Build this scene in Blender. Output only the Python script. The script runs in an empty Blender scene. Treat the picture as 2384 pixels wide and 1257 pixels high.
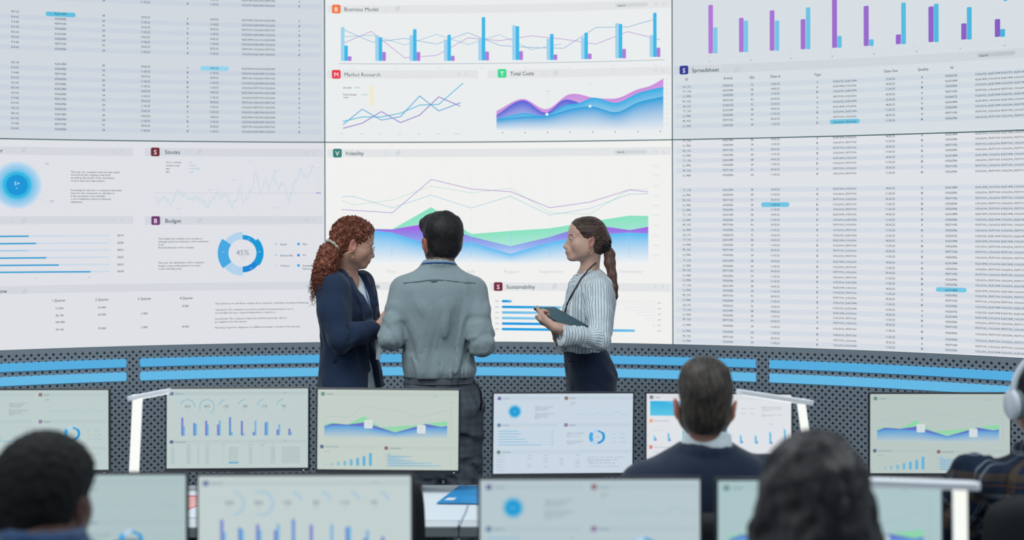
import bpy, math, random
import numpy as np
from mathutils import Matrix, Vector

# ---------------------------------------------------------------- camera, world, lights, exposure
FW, FH = 2384, 1257
F = FW * 50.0 / 36.0          # focal length in pixels
CX, HZ = 1192.0, 504.0        # principal column and horizon row
EYE = 1.74                    # camera height
ROLL = 0.0024
scene = bpy.context.scene
COL = scene.collection

cam_data = bpy.data.cameras.new('camera')
cam = bpy.data.objects.new('camera', cam_data)
COL.objects.link(cam)
cam.matrix_world = Matrix.Translation((0, 0, EYE)) @ Matrix.Rotation(ROLL, 4, 'Y') @ Matrix.Rotation(math.radians(90), 4, 'X')
cam_data.lens = 50.0
cam_data.sensor_width = 36.0
cam_data.sensor_fit = 'HORIZONTAL'
cam_data.shift_y = (HZ - FH / 2.0) / FW
cam_data.clip_start = 0.1
cam_data.clip_end = 100
cam_data.dof.use_dof = True
cam_data.dof.focus_distance = 6.9
cam_data.dof.aperture_fstop = 1.9
scene.camera = cam

world = bpy.data.worlds.new('world')
scene.world = world
world.use_nodes = True
bg = world.node_tree.nodes['Background']
bg.inputs[0].default_value = (0.60, 0.78, 0.90, 1)
bg.inputs[1].default_value = 0.36

def area(name, loc, rot, sx, sy, power, color):
    l = bpy.data.lights.new(name, 'AREA')
    l.shape = 'RECTANGLE'; l.size = sx; l.size_y = sy
    l.energy = power; l.color = color
    o = bpy.data.objects.new(name, l)
    o.location = loc; o.rotation_euler = rot
    COL.objects.link(o)
    return o
area('overhead_fill', (-1.2, 4.6, 3.55), (0, 0, 0), 2.4, 1.2, 62, (0.93, 0.98, 1.0))  # added fill lamps overhead
area('overhead_fill', (2.6, 3.2, 3.55), (0, math.radians(14), 0), 2.4, 1.2, 60, (0.93, 0.98, 1.0))
area('overhead_fill', (-2.6, 1.2, 3.55), (math.radians(20), 0, 0), 2.4, 1.2, 60, (0.95, 0.98, 1.0))

scene.view_settings.view_transform = 'Standard'
scene.view_settings.look = 'None'
scene.view_settings.exposure = 0.0
scene.view_settings.gamma = 1.0
scene.view_settings.use_curve_mapping = False

# ---------------------------------------------------------------- helpers
def lin(c):
    """sRGB 0-255 to linear"""
    out = []
    for v in c:
        v = v / 255.0
        out.append(v / 12.92 if v <= 0.04045 else ((v + 0.055) / 1.055) ** 2.4)
    return out

def P(x, y, d):
    """point seen at photo pixel (x, y) at distance d along the viewing axis"""
    u = (x - CX) / F; v = -(y - HZ) / F
    return np.array([(u + ROLL * v) * d, d, EYE + (v - ROLL * u) * d])

def PZ(x, y, z):
    """point seen at photo pixel (x, y) at height z"""
    u = (x - CX) / F; v = -(y - HZ) / F
    return P(x, y, (z - EYE) / (v - ROLL * u))

def tag(o, label=None, cat=None, group=None, kind=None):
    if label: o['label'] = label
    if cat: o['category'] = cat
    if group: o['group'] = group
    if kind: o['kind'] = kind
    return o

def empty(name, loc, rz=0.0):
    o = bpy.data.objects.new(name, None)
    COL.objects.link(o)
    o.location = [float(v) for v in loc]; o.rotation_euler = (0, 0, rz)
    o.empty_display_size = 0.1
    return o

def link(name, me, mats, parent=None, world_coords=True):
    """link a mesh; world-space meshes keep their place under a parent"""
    o = bpy.data.objects.new(name, me)
    COL.objects.link(o)
    for m in (mats if isinstance(mats, (list, tuple)) else [mats]):
        me.materials.append(m)
    if parent is not None:
        o.parent = parent
        if world_coords:
            w = Matrix.Identity(4); p = parent
            while p is not None:
                w = Matrix.LocRotScale(p.location, p.rotation_euler, p.scale) @ w
                p = p.parent
            inv = w.inverted()
            me.transform(inv)
    return o

def mesh_np(name, V, Fq, smooth=True, cols=None, attrs=None):
    """numpy verts + (n,4) quads or list of faces"""
    me = bpy.data.meshes.new(name)
    V = np.asarray(V, dtype=np.float32)
    if isinstance(Fq, np.ndarray):
        n = len(Fq); k = Fq.shape[1]
        me.vertices.add(len(V)); me.vertices.foreach_set('co', V.ravel())
        me.loops.add(n * k); me.loops.foreach_set('vertex_index', Fq.astype(np.int32).ravel())
        me.polygons.add(n)
        me.polygons.foreach_set('loop_start', np.arange(0, n * k, k, dtype=np.int32))
        me.polygons.foreach_set('loop_total', np.full(n, k, dtype=np.int32))
        me.polygons.foreach_set('use_smooth', np.full(n, smooth, dtype=bool))
        me.update(calc_edges=True); me.validate()
    else:
        me.from_pydata([tuple(map(float, v)) for v in V], [], Fq)
        me.polygons.foreach_set('use_smooth', np.full(len(me.polygons), smooth, dtype=bool))
        me.update()
    if cols is not None:
        a = me.color_attributes.new('col', 'FLOAT_COLOR', 'POINT')
        a.data.foreach_set('color', np.asarray(cols, dtype=np.float32).ravel())
    for k, v in (attrs or {}).items():
        a = me.attributes.new(k, 'FLOAT', 'POINT')
        a.data.foreach_set('value', np.asarray(v, dtype=np.float32).ravel())
    return me

# ---------------------------------------------------------------- materials
MATS = {}
def mat(name, color, rough=0.6, metal=0.0, spec=0.5, noise=0.0, nscale=20.0, bump=0.0, bscale=200.0, sheen=0.0, coat=0.0, alpha=1.0, trans=0.0, emit=0.0):
    if name in MATS: return MATS[name]
    m = bpy.data.materials.new(name); m.use_nodes = True
    nt = m.node_tree; b = nt.nodes['Principled BSDF']
    c = lin(color) + [1]
    b.inputs['Base Color'].default_value = c
    b.inputs['Roughness'].default_value = rough
    b.inputs['Metallic'].default_value = metal
    b.inputs['Specular IOR Level'].default_value = spec
    b.inputs['Sheen Weight'].default_value = sheen
    b.inputs['Coat Weight'].default_value = coat
    b.inputs['Transmission Weight'].default_value = trans
    b.inputs['Alpha'].default_value = alpha
    if emit:
        b.inputs['Emission Color'].default_value = c
        b.inputs['Emission Strength'].default_value = emit
    tc = nt.nodes.new('ShaderNodeTexCoord')
    if noise:
        n = nt.nodes.new('ShaderNodeTexNoise'); n.inputs['Scale'].default_value = nscale
        n.inputs['Detail'].default_value = 4
        nt.links.new(tc.outputs['Object'], n.inputs['Vector'])
        mx = nt.nodes.new('ShaderNodeMix'); mx.data_type = 'RGBA'
        mx.inputs[6].default_value = [v * (1 - noise) for v in c[:3]] + [1]
        mx.inputs[7].default_value = [min(1, v * (1 + noise)) for v in c[:3]] + [1]
        nt.links.new(n.outputs['Fac'], mx.inputs[0])
        nt.links.new(mx.outputs[2], b.inputs['Base Color'])
    if bump:
        n2 = nt.nodes.new('ShaderNodeTexNoise'); n2.inputs['Scale'].default_value = bscale
        n2.inputs['Detail'].default_value = 3
        nt.links.new(tc.outputs['Object'], n2.inputs['Vector'])
        bp = nt.nodes.new('ShaderNodeBump'); bp.inputs['Strength'].default_value = bump
        bp.inputs['Distance'].default_value = 0.004
        nt.links.new(n2.outputs['Fac'], bp.inputs['Height'])
        nt.links.new(bp.outputs['Normal'], b.inputs['Normal'])
    MATS[name] = m
    return m

def emit_mat(name, color, strength=1.0, sample=True, rough=0.35, gloss=True):
    """a lit display or light surface"""
    if name in MATS: return MATS[name]
    m = bpy.data.materials.new(name); m.use_nodes = True
    b = m.node_tree.nodes['Principled BSDF']
    b.inputs['Base Color'].default_value = (0.01, 0.01, 0.012, 1)
    b.inputs['Roughness'].default_value = rough
    b.inputs['Specular IOR Level'].default_value = 0.15 if gloss else 0.0
    b.inputs['Emission Color'].default_value = lin(color) + [1]
    b.inputs['Emission Strength'].default_value = strength
    if not sample:
        m.cycles.emission_sampling = 'NONE'
    MATS[name] = m
    return m

def content_mat():
    """pixels of a display: colour from the drawing's own colour attribute"""
    if 'display_content' in MATS: return MATS['display_content']
    m = bpy.data.materials.new('display_content'); m.use_nodes = True
    nt = m.node_tree; b = nt.nodes['Principled BSDF']
    b.inputs['Base Color'].default_value = (0.01, 0.01, 0.012, 1)
    b.inputs['Specular IOR Level'].default_value = 0.0
    a = nt.nodes.new('ShaderNodeAttribute'); a.attribute_name = 'col'
    nt.links.new(a.outputs['Color'], b.inputs['Emission Color'])
    b.inputs['Emission Strength'].default_value = 1.0
    m.cycles.emission_sampling = 'NONE'
    MATS['display_content'] = m
    return m

# ---------------------------------------------------------------- mesh builder for hard objects
class MB:
    def __init__(s):
        s.v = []; s.f = []
    def add(s, V, Fc):
        n = len(s.v)
        s.v += [tuple(map(float, p)) for p in V]
        s.f += [tuple(i + n for i in f) for f in Fc]
        return s
    def box(s, c, h, R=None, bev=0.0):
        """centre, half sizes, 3x3 rotation; chamfered when bev>0"""
        c = np.array(c, float); h = np.array(h, float); R = np.eye(3) if R is None else np.array(R)
        if bev <= 0:
            V = [c + R @ (np.array([sx, sy, sz]) * h) for sx in (-1, 1) for sy in (-1, 1) for sz in (-1, 1)]
            return s.add(V, [(0, 1, 3, 2), (4, 6, 7, 5), (0, 4, 5, 1), (2, 3, 7, 6), (0, 2, 6, 4), (1, 5, 7, 3)])
        bev = min(bev, 0.9 * min(h))
        V = []; idx = {}
        for sx in (-1, 1):
            for sy in (-1, 1):
                for sz in (-1, 1):
                    for k in range(3):
                        p = np.array([sx, sy, sz]) * (h - bev)
                        p[k] += np.array([sx, sy, sz])[k] * bev
                        idx[(sx, sy, sz, k)] = len(V); V.append(c + R @ p)
        Fc = []
        for k in range(3):
            a, b = [j for j in range(3) if j != k]
            for sg in (-1, 1):
                q = []
                for (sa, sb) in ((-1, -1), (1, -1), (1, 1), (-1, 1)):
                    t = [0, 0, 0]; t[k] = sg; t[a] = sa; t[b] = sb
                    q.append(idx[(*t, k)])
                Fc.append(q)
            for sa in (-1, 1):
                for sb in (-1, 1):
                    q = []
                    for (sk, ax) in ((-1, a), (-1, b), (1, b), (1, a)):
                        t = [0, 0, 0]; t[k] = sk; t[a] = sa; t[b] = sb
                        q.append(idx[(*t, ax)])
                    Fc.append(q)
        for sx in (-1, 1):
            for sy in (-1, 1):
                for sz in (-1, 1):
                    Fc.append([idx[(sx, sy, sz, k)] for k in range(3)])
        return s.add(V, Fc)
    def tube(s, pts, r, n=10, cap=True, flat=1.0, up=(0, 0, 1)):
        """swept round (or flattened) tube; r scalar or per point"""
        pts = [np.array(p, float) for p in pts]; m = len(pts)
        rs = [r] * m if np.isscalar(r) else list(r)
        V = []; prev = None
        for i, p in enumerate(pts):
            t = pts[min(i + 1, m - 1)] - pts[max(i - 1, 0)]
            t = t / (np.linalg.norm(t) + 1e-12)
            if prev is None:
                a = np.cross(np.array(up, float), t)
                if np.linalg.norm(a) < 1e-3: a = np.cross((1, 0.1, 0), t)
            else:
                a = prev - t * np.dot(prev, t)
            a = a / (np.linalg.norm(a) + 1e-12); b = np.cross(t, a); prev = a
            for k in range(n):
                q = 2 * math.pi * k / n
                V.append(p + rs[i] * (math.cos(q) * a + flat * math.sin(q) * b))
        Fc = []
        for i in range(m - 1):
            for k in range(n):
                k2 = (k + 1) % n
                Fc.append((i * n + k, i * n + k2, (i + 1) * n + k2, (i + 1) * n + k))
        if cap:
            Fc.append(tuple(range(n))[::-1]); Fc.append(tuple((m - 1) * n + k for k in range(n)))
        return s.add(V, Fc)
    def prism(s, poly, c, ax, ay, az, h):
        """extrude 2-D outline (in ax, ay) by +-h along az"""
        c = np.array(c, float); ax, ay, az = (np.array(q, float) for q in (ax, ay, az))
        n = len(poly)
        V = [c + ax * x + ay * y - az * h for x, y in poly] + [c + ax * x + ay * y + az * h for x, y in poly]
        Fc = [tuple(range(n))[::-1], tuple(range(n, 2 * n))] + [(i, (i + 1) % n, n + (i + 1) % n, n + i) for i in range(n)]
        return s.add(V, Fc)
    def lathe(s, prof, c, n=24, R=None):
        c = np.array(c, float); R = np.eye(3) if R is None else np.array(R)
        V = []
        for r, z in prof:
            for k in range(n):
                q = 2 * math.pi * k / n
                V.append(c + R @ np.array([r * math.cos(q), r * math.sin(q), z]))
        m = len(prof)
        Fc = [(i * n + k, i * n + (k + 1) % n, (i + 1) * n + (k + 1) % n, (i + 1) * n + k) for i in range(m - 1) for k in range(n)]
        Fc += [tuple(range(n))[::-1], tuple((m - 1) * n + k for k in range(n))]
        return s.add(V, Fc)
    def build(s, name, m, parent=None, smooth=False, world_coords=True):
        me = bpy.data.meshes.new(name)
        me.from_pydata(s.v, [], s.f)
        me.polygons.foreach_set('use_smooth', np.full(len(me.polygons), smooth, dtype=bool))
        me.update()
        return link(name, me, m, parent, world_coords)

def rrect(w, h, r, n=5):
    """rounded rectangle outline, half sizes"""
    out = []
    for (cx, cy, a0) in ((w - r, h - r, 0), (-w + r, h - r, 90), (-w + r, -h + r, 180), (w - r, -h + r, 270)):
        for k in range(n + 1):
            a = math.radians(a0 + 90 * k / n)
            out.append((cx + r * math.cos(a), cy + r * math.sin(a)))
    return out
def Rz(a):
    c, s = math.cos(a), math.sin(a)
    return np.array([[c, -s, 0], [s, c, 0], [0, 0, 1.0]])
def Rx(a):
    c, s = math.cos(a), math.sin(a)
    return np.array([[1.0, 0, 0], [0, c, -s], [0, s, c]])
def Ry(a):
    c, s = math.cos(a), math.sin(a)
    return np.array([[c, 0, s], [0, 1.0, 0], [-s, 0, c]])

# ---------------------------------------------------------------- drawing on displays
_text_cache = {}
def text_mesh(body):
    """outline triangles of a string at size 1 (x from 0, cap height about 0.72)"""
    if body in _text_cache: return _text_cache[body]
    c = bpy.data.curves.new('t', 'FONT'); c.body = body; c.resolution_u = 1 if len(body) > 14 else 2; c.offset = 0.0 if ('M' in body or 'W' in body) else 0.008
    o = bpy.data.objects.new('t', c)
    me = o.to_mesh()
    V = np.array([(v.co.x, v.co.y) for v in me.vertices]) if len(me.vertices) else np.zeros((0, 2))
    Fc = [tuple(p.vertices) for p in me.polygons]
    o.to_mesh_clear(); bpy.data.objects.remove(o); bpy.data.curves.remove(c)
    w = (V[:, 0].max() if len(V) else 0, V[:, 0].min() if len(V) else 0)
    _text_cache[body] = (V, Fc, w)
    return _text_cache[body]

PRINT = {'title_bar': 'title_lettering', 'data_table': 'table_lettering', 'table_header': 'header_lettering', 'paragraph': 'paragraph_lettering',
         'legend': 'legend_lettering', 'axis_labels': 'axis_lettering', 'search_box': 'search_box_lettering', 'row_bands': 'row_stripe'}
class Canvas:
    """collects coloured flat shapes in surface coordinates (a, b) in metres,
    mapped by surf(a, b, off) onto the display"""
    def __init__(s, surf, to_ab, curved=False):
        s.surf = surf; s.to = to_ab; s.curved = curved
        s.V = []; s.C = []; s.Fc = []; s.n = 0; s.lay = 0
    def _push(s, ab, faces, cols):
        off = 0.0012 + 0.00025 * s.lay
        ab = np.asarray(ab, float)
        if len(ab) == 0: return
        pts = s.surf(ab[:, 0], ab[:, 1], off)
        s.V.append(pts)
        cols = np.asarray(cols, float)
        if cols.ndim == 1: cols = np.tile(cols, (len(ab), 1))
        s.C.append(np.hstack([cols, np.ones((len(ab), 1))]))
        s.Fc += [tuple(i + s.n for i in f) for f in faces]
        s.n += len(ab)
    def ab(s, x, y): return s.to(x, y)
    def grid_quad(s, p00, p10, p11, p01, col, col2=None, step=0.04, rows=1):
        """quad (ab corners, bottom-left, bottom-right, top-right, top-left), sliced along a; col bottom, col2 top"""
        p00, p10, p11, p01 = (np.array(p, float) for p in (p00, p10, p11, p01))
        n = max(1, int(math.ceil(np.linalg.norm(p10 - p00) / step))) if s.curved else 1
        c0 = np.array(lin(col)); c1 = c0 if col2 is None else np.array(lin(col2))
        ab = []; cc = []
        for i in range(n + 1):
            t = i / n
            for j in range(rows + 1):
                q = j / rows
                ab.append((p00 * (1 - t) + p10 * t) * (1 - q) + (p01 * (1 - t) + p11 * t) * q)
                cc.append(c0 * (1 - q) + c1 * q)
        w = rows + 1
        s._push(ab, [(i * w + j, (i + 1) * w + j, (i + 1) * w + j + 1, i * w + j + 1) for i in range(n) for j in range(rows)], cc)
    def rect(s, x0, y0, x1, y1, col, lay=None, col2=None, rows=1):
        """photo-pixel rectangle (x0,y0 top-left); both ends use the row at the left end"""
        if lay is not None: s.lay = lay
        a0, b0 = s.ab(x0, y1); a1, _ = s.ab(x1, y1); _, b1 = s.ab(x0, y0)
        s.grid_quad((a0, b0), (a1, b0), (a1, b1), (a0, b1), col, col2, rows=rows)
    def rrect(s, x0, y0, x1, y1, r, col, lay=None, n=4):
        if lay is not None: s.lay = lay
        a0, b0 = s.ab(x0, y1); a1, _ = s.ab(x1, y1); _, b1 = s.ab(x0, y0)
        cx, cy = (a0 + a1) / 2, (b0 + b1) / 2
        w, h = abs(a1 - a0) / 2, abs(b1 - b0) / 2
        r = min(r * abs(a1 - a0) / max(1e-6, abs(x1 - x0)), w, h)
        o = rrect(w, h, r, n)
        o = [(cx + x, cy + y) for x, y in o]
        s._push([(cx, cy)] + o, [(0, i + 1, (i + 1) % len(o) + 1) for i in range(len(o))], lin(col))
    def line(s, pts, w, col, lay=None, step=0.05):
        """polyline through photo pixels, width in photo pixels"""
        if lay is not None: s.lay = lay
        ab = [np.array(s.ab(x, y)) for x, y in pts]
        a0, _ = s.ab(pts[0][0], pts[0][1]); a1, _ = s.ab(pts[0][0] + 1, pts[0][1])
        h = 0.5 * w * abs(a1 - a0)
        q = []
        for i in range(len(ab) - 1):
            n = max(1, int(math.ceil(np.linalg.norm(ab[i + 1] - ab[i]) / step))) if s.curved else 1
            q += [ab[i] * (1 - k / n) + ab[i + 1] * (k / n) for k in range(n)]
        q.append(ab[-1])
        V = []
        for i, p in enumerate(q):
            d0 = q[i] - q[i - 1] if i else q[1] - q[0]
            d1 = q[i + 1] - q[i] if i < len(q) - 1 else d0
            d0 = d0 / (np.linalg.norm(d0) + 1e-12); d1 = d1 / (np.linalg.norm(d1) + 1e-12)
            t = d0 + d1; t = t / (np.linalg.norm(t) + 1e-12)
            nrm = np.array([-t[1], t[0]]); sc = h / max(0.4, np.dot(nrm, np.array([-d1[1], d1[0]])))
            V += [p - nrm * sc, p + nrm * sc]
        s._push(V, [(2 * i, 2 * i + 2, 2 * i + 3, 2 * i + 1) for i in range(len(q) - 1)], lin(col))
    def disc(s, x, y, r, col, lay=None, n=40, r0=0.0, a0=0.0, a1=360.0, col0=None):
        """disc or ring sector, radius in photo pixels, angles clockwise from 12 o'clock"""
        if lay is not None: s.lay = lay
        c = np.array(s.ab(x, y)); k = abs(s.ab(x + 1, y)[0] - c[0])
        V = []; C = []; ci = np.array(lin(col0 or col)); co = np.array(lin(col))
        m = max(2, int(n * abs(a1 - a0) / 360))
        for i in range(m + 1):
            q = math.radians(a0 + (a1 - a0) * i / m)
            d = np.array([math.sin(q), math.cos(q)])
            V += [c + d * r0 * k, c + d * r * k]; C += [ci, co]
        s._push(V, [(2 * i, 2 * i + 1, 2 * i + 3, 2 * i + 2) for i in range(m)], C)
    def area(s, top, ybot, ctop, cbot, lay=None, rows=5, ramp=None):
        """area under a polyline of photo pixels, fading down to row ybot (number or list)"""
        if lay is not None: s.lay = lay
        if ramp is None: ct = np.array(lin(ctop)); cb = np.array(lin(cbot))
        else: RY = [q[0] for q in ramp]; RC = np.array([lin(q[1]) for q in ramp])
        pts = []
        for i in range(len(top) - 1):
            n = max(1, int(abs(top[i + 1][0] - top[i][0]) / 14)) if s.curved else 1
            for k in range(n):
                t = k / n
                pts.append((top[i][0] * (1 - t) + top[i + 1][0] * t, top[i][1] * (1 - t) + top[i + 1][1] * t))
        pts.append(top[-1])
        V = []; C = []
        for x, y in pts:
            yb = ybot if np.isscalar(ybot) else np.interp(x, [p[0] for p in ybot], [p[1] for p in ybot])
            for j in range(rows + 1):
                t = j / rows
                V.append(s.ab(x, y * (1 - t) + yb * t))
                yy = y * (1 - t) + yb * t
                C.append(ct * (1 - t) + cb * t if ramp is None else [np.interp(yy, RY, RC[:, k]) for k in range(3)])
        w = rows + 1
        s._push(V, [(i * w + j, i * w + j + 1, (i + 1) * w + j + 1, (i + 1) * w + j) for i in range(len(pts) - 1) for j in range(rows)], C)
    def text(s, x, y, body, h, col, lay=None, width=None, align='l'):
        """string whose cap height is h photo pixels, vertically centred on row y; width forces its length in pixels"""
        if lay is not None: s.lay = lay
        V, Fc, (wmax, wmin) = text_mesh(body)
        if len(V) == 0: return
        a, b = s.ab(x, y); k = abs(s.ab(x + 1, y)[0] - a)
        kb = abs(s.ab(x, y + 1)[1] - b)
        sy = h * kb / 0.72
        sx = sy if width is None else width * k / (wmax - wmin)
        w = (wmax - wmin) * sx
        a0 = a - {'l': 0, 'c': w / 2, 'r': w}[align]
        ab = np.stack([a0 + (V[:, 0] - wmin) * sx, b + (V[:, 1] - 0.36) * sy], 1)
        s._push(ab, Fc, lin(col))
    def build(s, name, parent):
        if not s.V: return None
        name = PRINT.get(name, name + '_print')
        V = np.vstack(s.V); C = np.vstack(s.C)
        me = mesh_np(name, V, s.Fc, smooth=False, cols=C)
        o = link(name, me, content_mat(), parent)
        s.V = []; s.C = []; s.Fc = []; s.n = 0; s.lay = 0
        return o
# ---------------------------------------------------------------- the curved video wall
D0, X0, RAD = 8.5, -0.5859, 5.4909
YC = D0 - RAD
SEAM_Z = EYE + 0.44493
BOT_Z = EYE - 0.74857
PH = SEAM_Z - BOT_Z
def wall_ab(x, y):
    """photo pixel -> (arc length, height) on the wall"""
    u0 = (x - CX) / F; v0 = -(y - HZ) / F
    u = u0 + ROLL * v0; v = v0 - ROLL * u0
    A = 1 + u * u; B = -2 * (u * X0 + YC); Cc = X0 * X0 + YC * YC - RAD * RAD
    t = (-B + math.sqrt(B * B - 4 * A * Cc)) / (2 * A)
    return RAD * math.asin((u * t - X0) / RAD), EYE + v * t
def wall_pt(a, b, off):
    """(arc, height, distance in front) -> world"""
    a = np.asarray(a, float); b = np.asarray(b, float)
    th = a / RAD; r = RAD - off
    return np.stack([X0 + r * np.sin(th), YC + r * np.cos(th), b + 0 * a], -1)

def arc_slab(name, a0, a1, z0, z1, off0, off1, m, parent=None, step=0.025, uv=False):
    """curved slab between two distances in front of the wall line"""
    n = max(1, int(math.ceil((a1 - a0) / step)))
    A = np.linspace(a0, a1, n + 1)
    V = np.vstack([wall_pt(A, np.full(n + 1, z), o) for (z, o) in ((z0, off1), (z1, off1), (z1, off0), (z0, off0))])
    w = n + 1; Fc = []
    for i in range(n):
        for k in range(4):
            k2 = (k + 1) % 4
            Fc.append((k * w + i, k * w + i + 1, k2 * w + i + 1, k2 * w + i))
    Fc += [(0, w, 2 * w, 3 * w), (n, 3 * w + n, 2 * w + n, w + n)]
    attrs = {'arc': np.tile(A, 4)} if uv else None
    me = mesh_np(name, V, Fc, smooth=False, attrs=attrs)
    return link(name, me, m, parent)

# perforated metal cladding
def perforated():
    m = bpy.data.materials.new('perforated_metal'); m.use_nodes = True
    nt = m.node_tree; N = nt.nodes; L = nt.links; b = N['Principled BSDF']
    at = N.new('ShaderNodeAttribute'); at.attribute_name = 'arc'
    tc = N.new('ShaderNodeTexCoord'); sp = N.new('ShaderNodeSeparateXYZ'); L.new(tc.outputs['Object'], sp.inputs[0])
    def M(op, a, bb=None, c=None):
        n = N.new('ShaderNodeMath'); n.operation = op
        for i, v in enumerate((a, bb, c)):
            if v is None: continue
            if isinstance(v, (int, float)): n.inputs[i].default_value = v
            else: L.new(v, n.inputs[i])
        return n.outputs[0]
    p = 0.0200 * 2
    # rotated square lattice: cell coordinates (x+z), (x-z)
    x = M('DIVIDE', at.outputs['Fac'], p); z = M('DIVIDE', M('SUBTRACT', sp.outputs[2], BOT_Z - 0.0325), p)
    s1 = M('ADD', x, z); s2 = M('SUBTRACT', x, z)
    f1 = M('ABSOLUTE', M('SUBTRACT', M('FRACT', M('ADD', s1, 0.5)), 0.5))
    f2 = M('ABSOLUTE', M('SUBTRACT', M('FRACT', M('ADD', s2, 0.5)), 0.5))
    mx = M('MAXIMUM', f1, f2)
    hole = M('LESS_THAN', mx, 0.225)
    edge = M('LESS_THAN', sp.outputs[2], BOT_Z - 0.021)
    gate = M('MULTIPLY', hole, edge)
    mix = N.new('ShaderNodeMix'); mix.data_type = 'RGBA'
    L.new(gate, mix.inputs[0])
    mix.inputs[6].default_value = lin((170, 182, 192)) + [1]
    mix.inputs[7].default_value = lin((20, 36, 46)) + [1]
    nz = N.new('ShaderNodeTexNoise'); nz.inputs['Scale'].default_value = 3
    L.new(tc.outputs['Object'], nz.inputs['Vector'])
    L.new(mix.outputs[2], b.inputs['Base Color'])
    r = M('ADD', M('MULTIPLY', nz.outputs['Fac'], 0.15), 0.42)
    L.new(r, b.inputs['Roughness'])
    L.new(M('MULTIPLY', M('SUBTRACT', 1.0, gate), 0.5), b.inputs['Metallic'])
    bp = N.new('ShaderNodeBump'); bp.inputs['Strength'].default_value = 0.6; bp.inputs['Distance'].default_value = 0.004
    L.new(M('SUBTRACT', 1.0, gate), bp.inputs['Height']); L.new(bp.outputs['Normal'], b.inputs['Normal'])
    return m
PERF = perforated()
A_L, A_R = -4.6, 5.4
wall = arc_slab('wall_back', A_L, A_R, 0.0, BOT_Z, -0.12, 0.0, PERF, uv=True)
tag(wall, kind='structure')
wall2 = arc_slab('wall_upper', A_L, A_R, BOT_Z, 3.7, -0.12, -0.06, mat('wall_dark', (52, 60, 68), 0.8, noise=0.1))
tag(wall2, kind='structure')

mf = MB().add([(-6, -1.5, 0), (6, -1.5, 0), (6, 9.2, 0), (-6, 9.2, 0)], [(0, 1, 2, 3)])
fl = mf.build('floor', mat('floor_carpet', (78, 86, 94), 0.9, noise=0.25, nscale=60, bump=0.4, bscale=400))
tag(fl, kind='structure')

# light strips
def strips():
    spec = [('left', (-60, 294), (838, 857), (867, 885.5)), ('centre', (326, 1760), (824.5, 843), (854.6, 874)), ('right', (1792, 2440), (824.5, 843), (854.6, 874))]
    up = [wall_ab(1160, v)[1] for v in (843, 824.5)]; lo = [wall_ab(1160, v)[1] for v in (874, 854.6)]
    mu = emit_mat('strip_light_upper', (84, 172, 222), 1.0, False, 0.4)
    ml = emit_mat('strip_light_lower', (100, 184, 228), 1.0, False, 0.4)
    for nm, (xa, xb), _, _ in spec:
        aa = wall_ab(xa, 850)[0]; ab = wall_ab(xb, 850)[0]
        for row, (z0, z1), m in (('upper', up, mu), ('lower', lo, ml)):
            e = empty('light_strip', wall_pt((aa + ab) / 2, z0, 0.0))
            tag(e, f'{row} blue glowing strip on the {nm} stretch of the perforated wall', 'light strip', 'blue light strips on the perforated wall')
            arc_slab('diffuser', aa, ab, z0, z1, 0.0015, 0.010, m, e)
            arc_slab('housing', aa + 0.003, ab - 0.003, z0 + 0.002, z1 - 0.002, -0.005, 0.0015, mat('strip_housing', (40, 90, 120), 0.5), e)
strips()

# ---------------------------------------------------------------- the six panels
WH = (238, 239, 238); INK = (18, 58, 70); DARK = (34, 70, 82); BAR = (221, 224, 227); BAR_C = (226, 228, 230)
SKY = (62, 184, 232); PALE = (160, 210, 238); PUR = (176, 124, 216); BLUE = (26, 158, 220)
C_A = wall_ab(757, 600)[0]; C_B = wall_ab(1566, 600)[0]; PW = C_B - C_A
ROWS_Z = {'upper': (SEAM_Z, SEAM_Z + PH), 'lower': (BOT_Z, SEAM_Z)}
COLS_A = {'left': (C_A - PW * 1.06, C_A), 'centre': (C_A, C_B), 'right': (C_B, C_B + PW * 1.06)}
PLABEL = {
    ('left', 'upper'): 'left upper video wall panel showing only rows of codes and dates with two blue highlights',
    ('centre', 'upper'): 'video wall panel showing Business Model, Market Research and Total Costs charts',
    ('right', 'upper'): 'video wall panel with tall purple and blue bars above the Spreadsheet heading',
    ('left', 'lower'): 'video wall panel showing Stocks, Budget ring chart, glowing blue circle and cash flow figures',
    ('centre', 'lower'): 'video wall panel with the Volatility area chart, behind the three standing people',
    ('right', 'lower'): 'video wall panel filled with long spreadsheet rows under the Spreadsheet panel'}
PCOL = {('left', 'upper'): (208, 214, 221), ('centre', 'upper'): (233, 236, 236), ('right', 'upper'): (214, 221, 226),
        ('left', 'lower'): (222, 224, 229), ('centre', 'lower'): (240, 240, 238), ('right', 'lower'): (222, 225, 230)}  # dimmer away from the centre: brightness falloff put into the background colours
FRAME = mat('panel_frame', (70, 124, 132), 0.45)
PANEL = {}
for (cn, (a0, a1)) in COLS_A.items():
    for (rn, (z0, z1)) in ROWS_Z.items():
        e = empty('display_panel', wall_pt((a0 + a1) / 2, z0, -0.04))
        tag(e, PLABEL[(cn, rn)], 'display panel', 'video wall panels')
        arc_slab('housing', a0 + 0.0004, a1 - 0.0004, z0 + 0.0004, z1 - 0.0004, -0.055, -0.0015, FRAME, e)
        g = 0.0031
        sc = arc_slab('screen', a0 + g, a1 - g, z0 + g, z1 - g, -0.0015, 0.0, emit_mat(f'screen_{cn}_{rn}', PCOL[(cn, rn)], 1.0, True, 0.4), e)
        PANEL[(cn, rn)] = sc

def mix(c, d, t): return tuple(c[i] * (1 - t) + d[i] * t for i in range(3))
def wc(): return Canvas(wall_pt, wall_ab, True)

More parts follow.
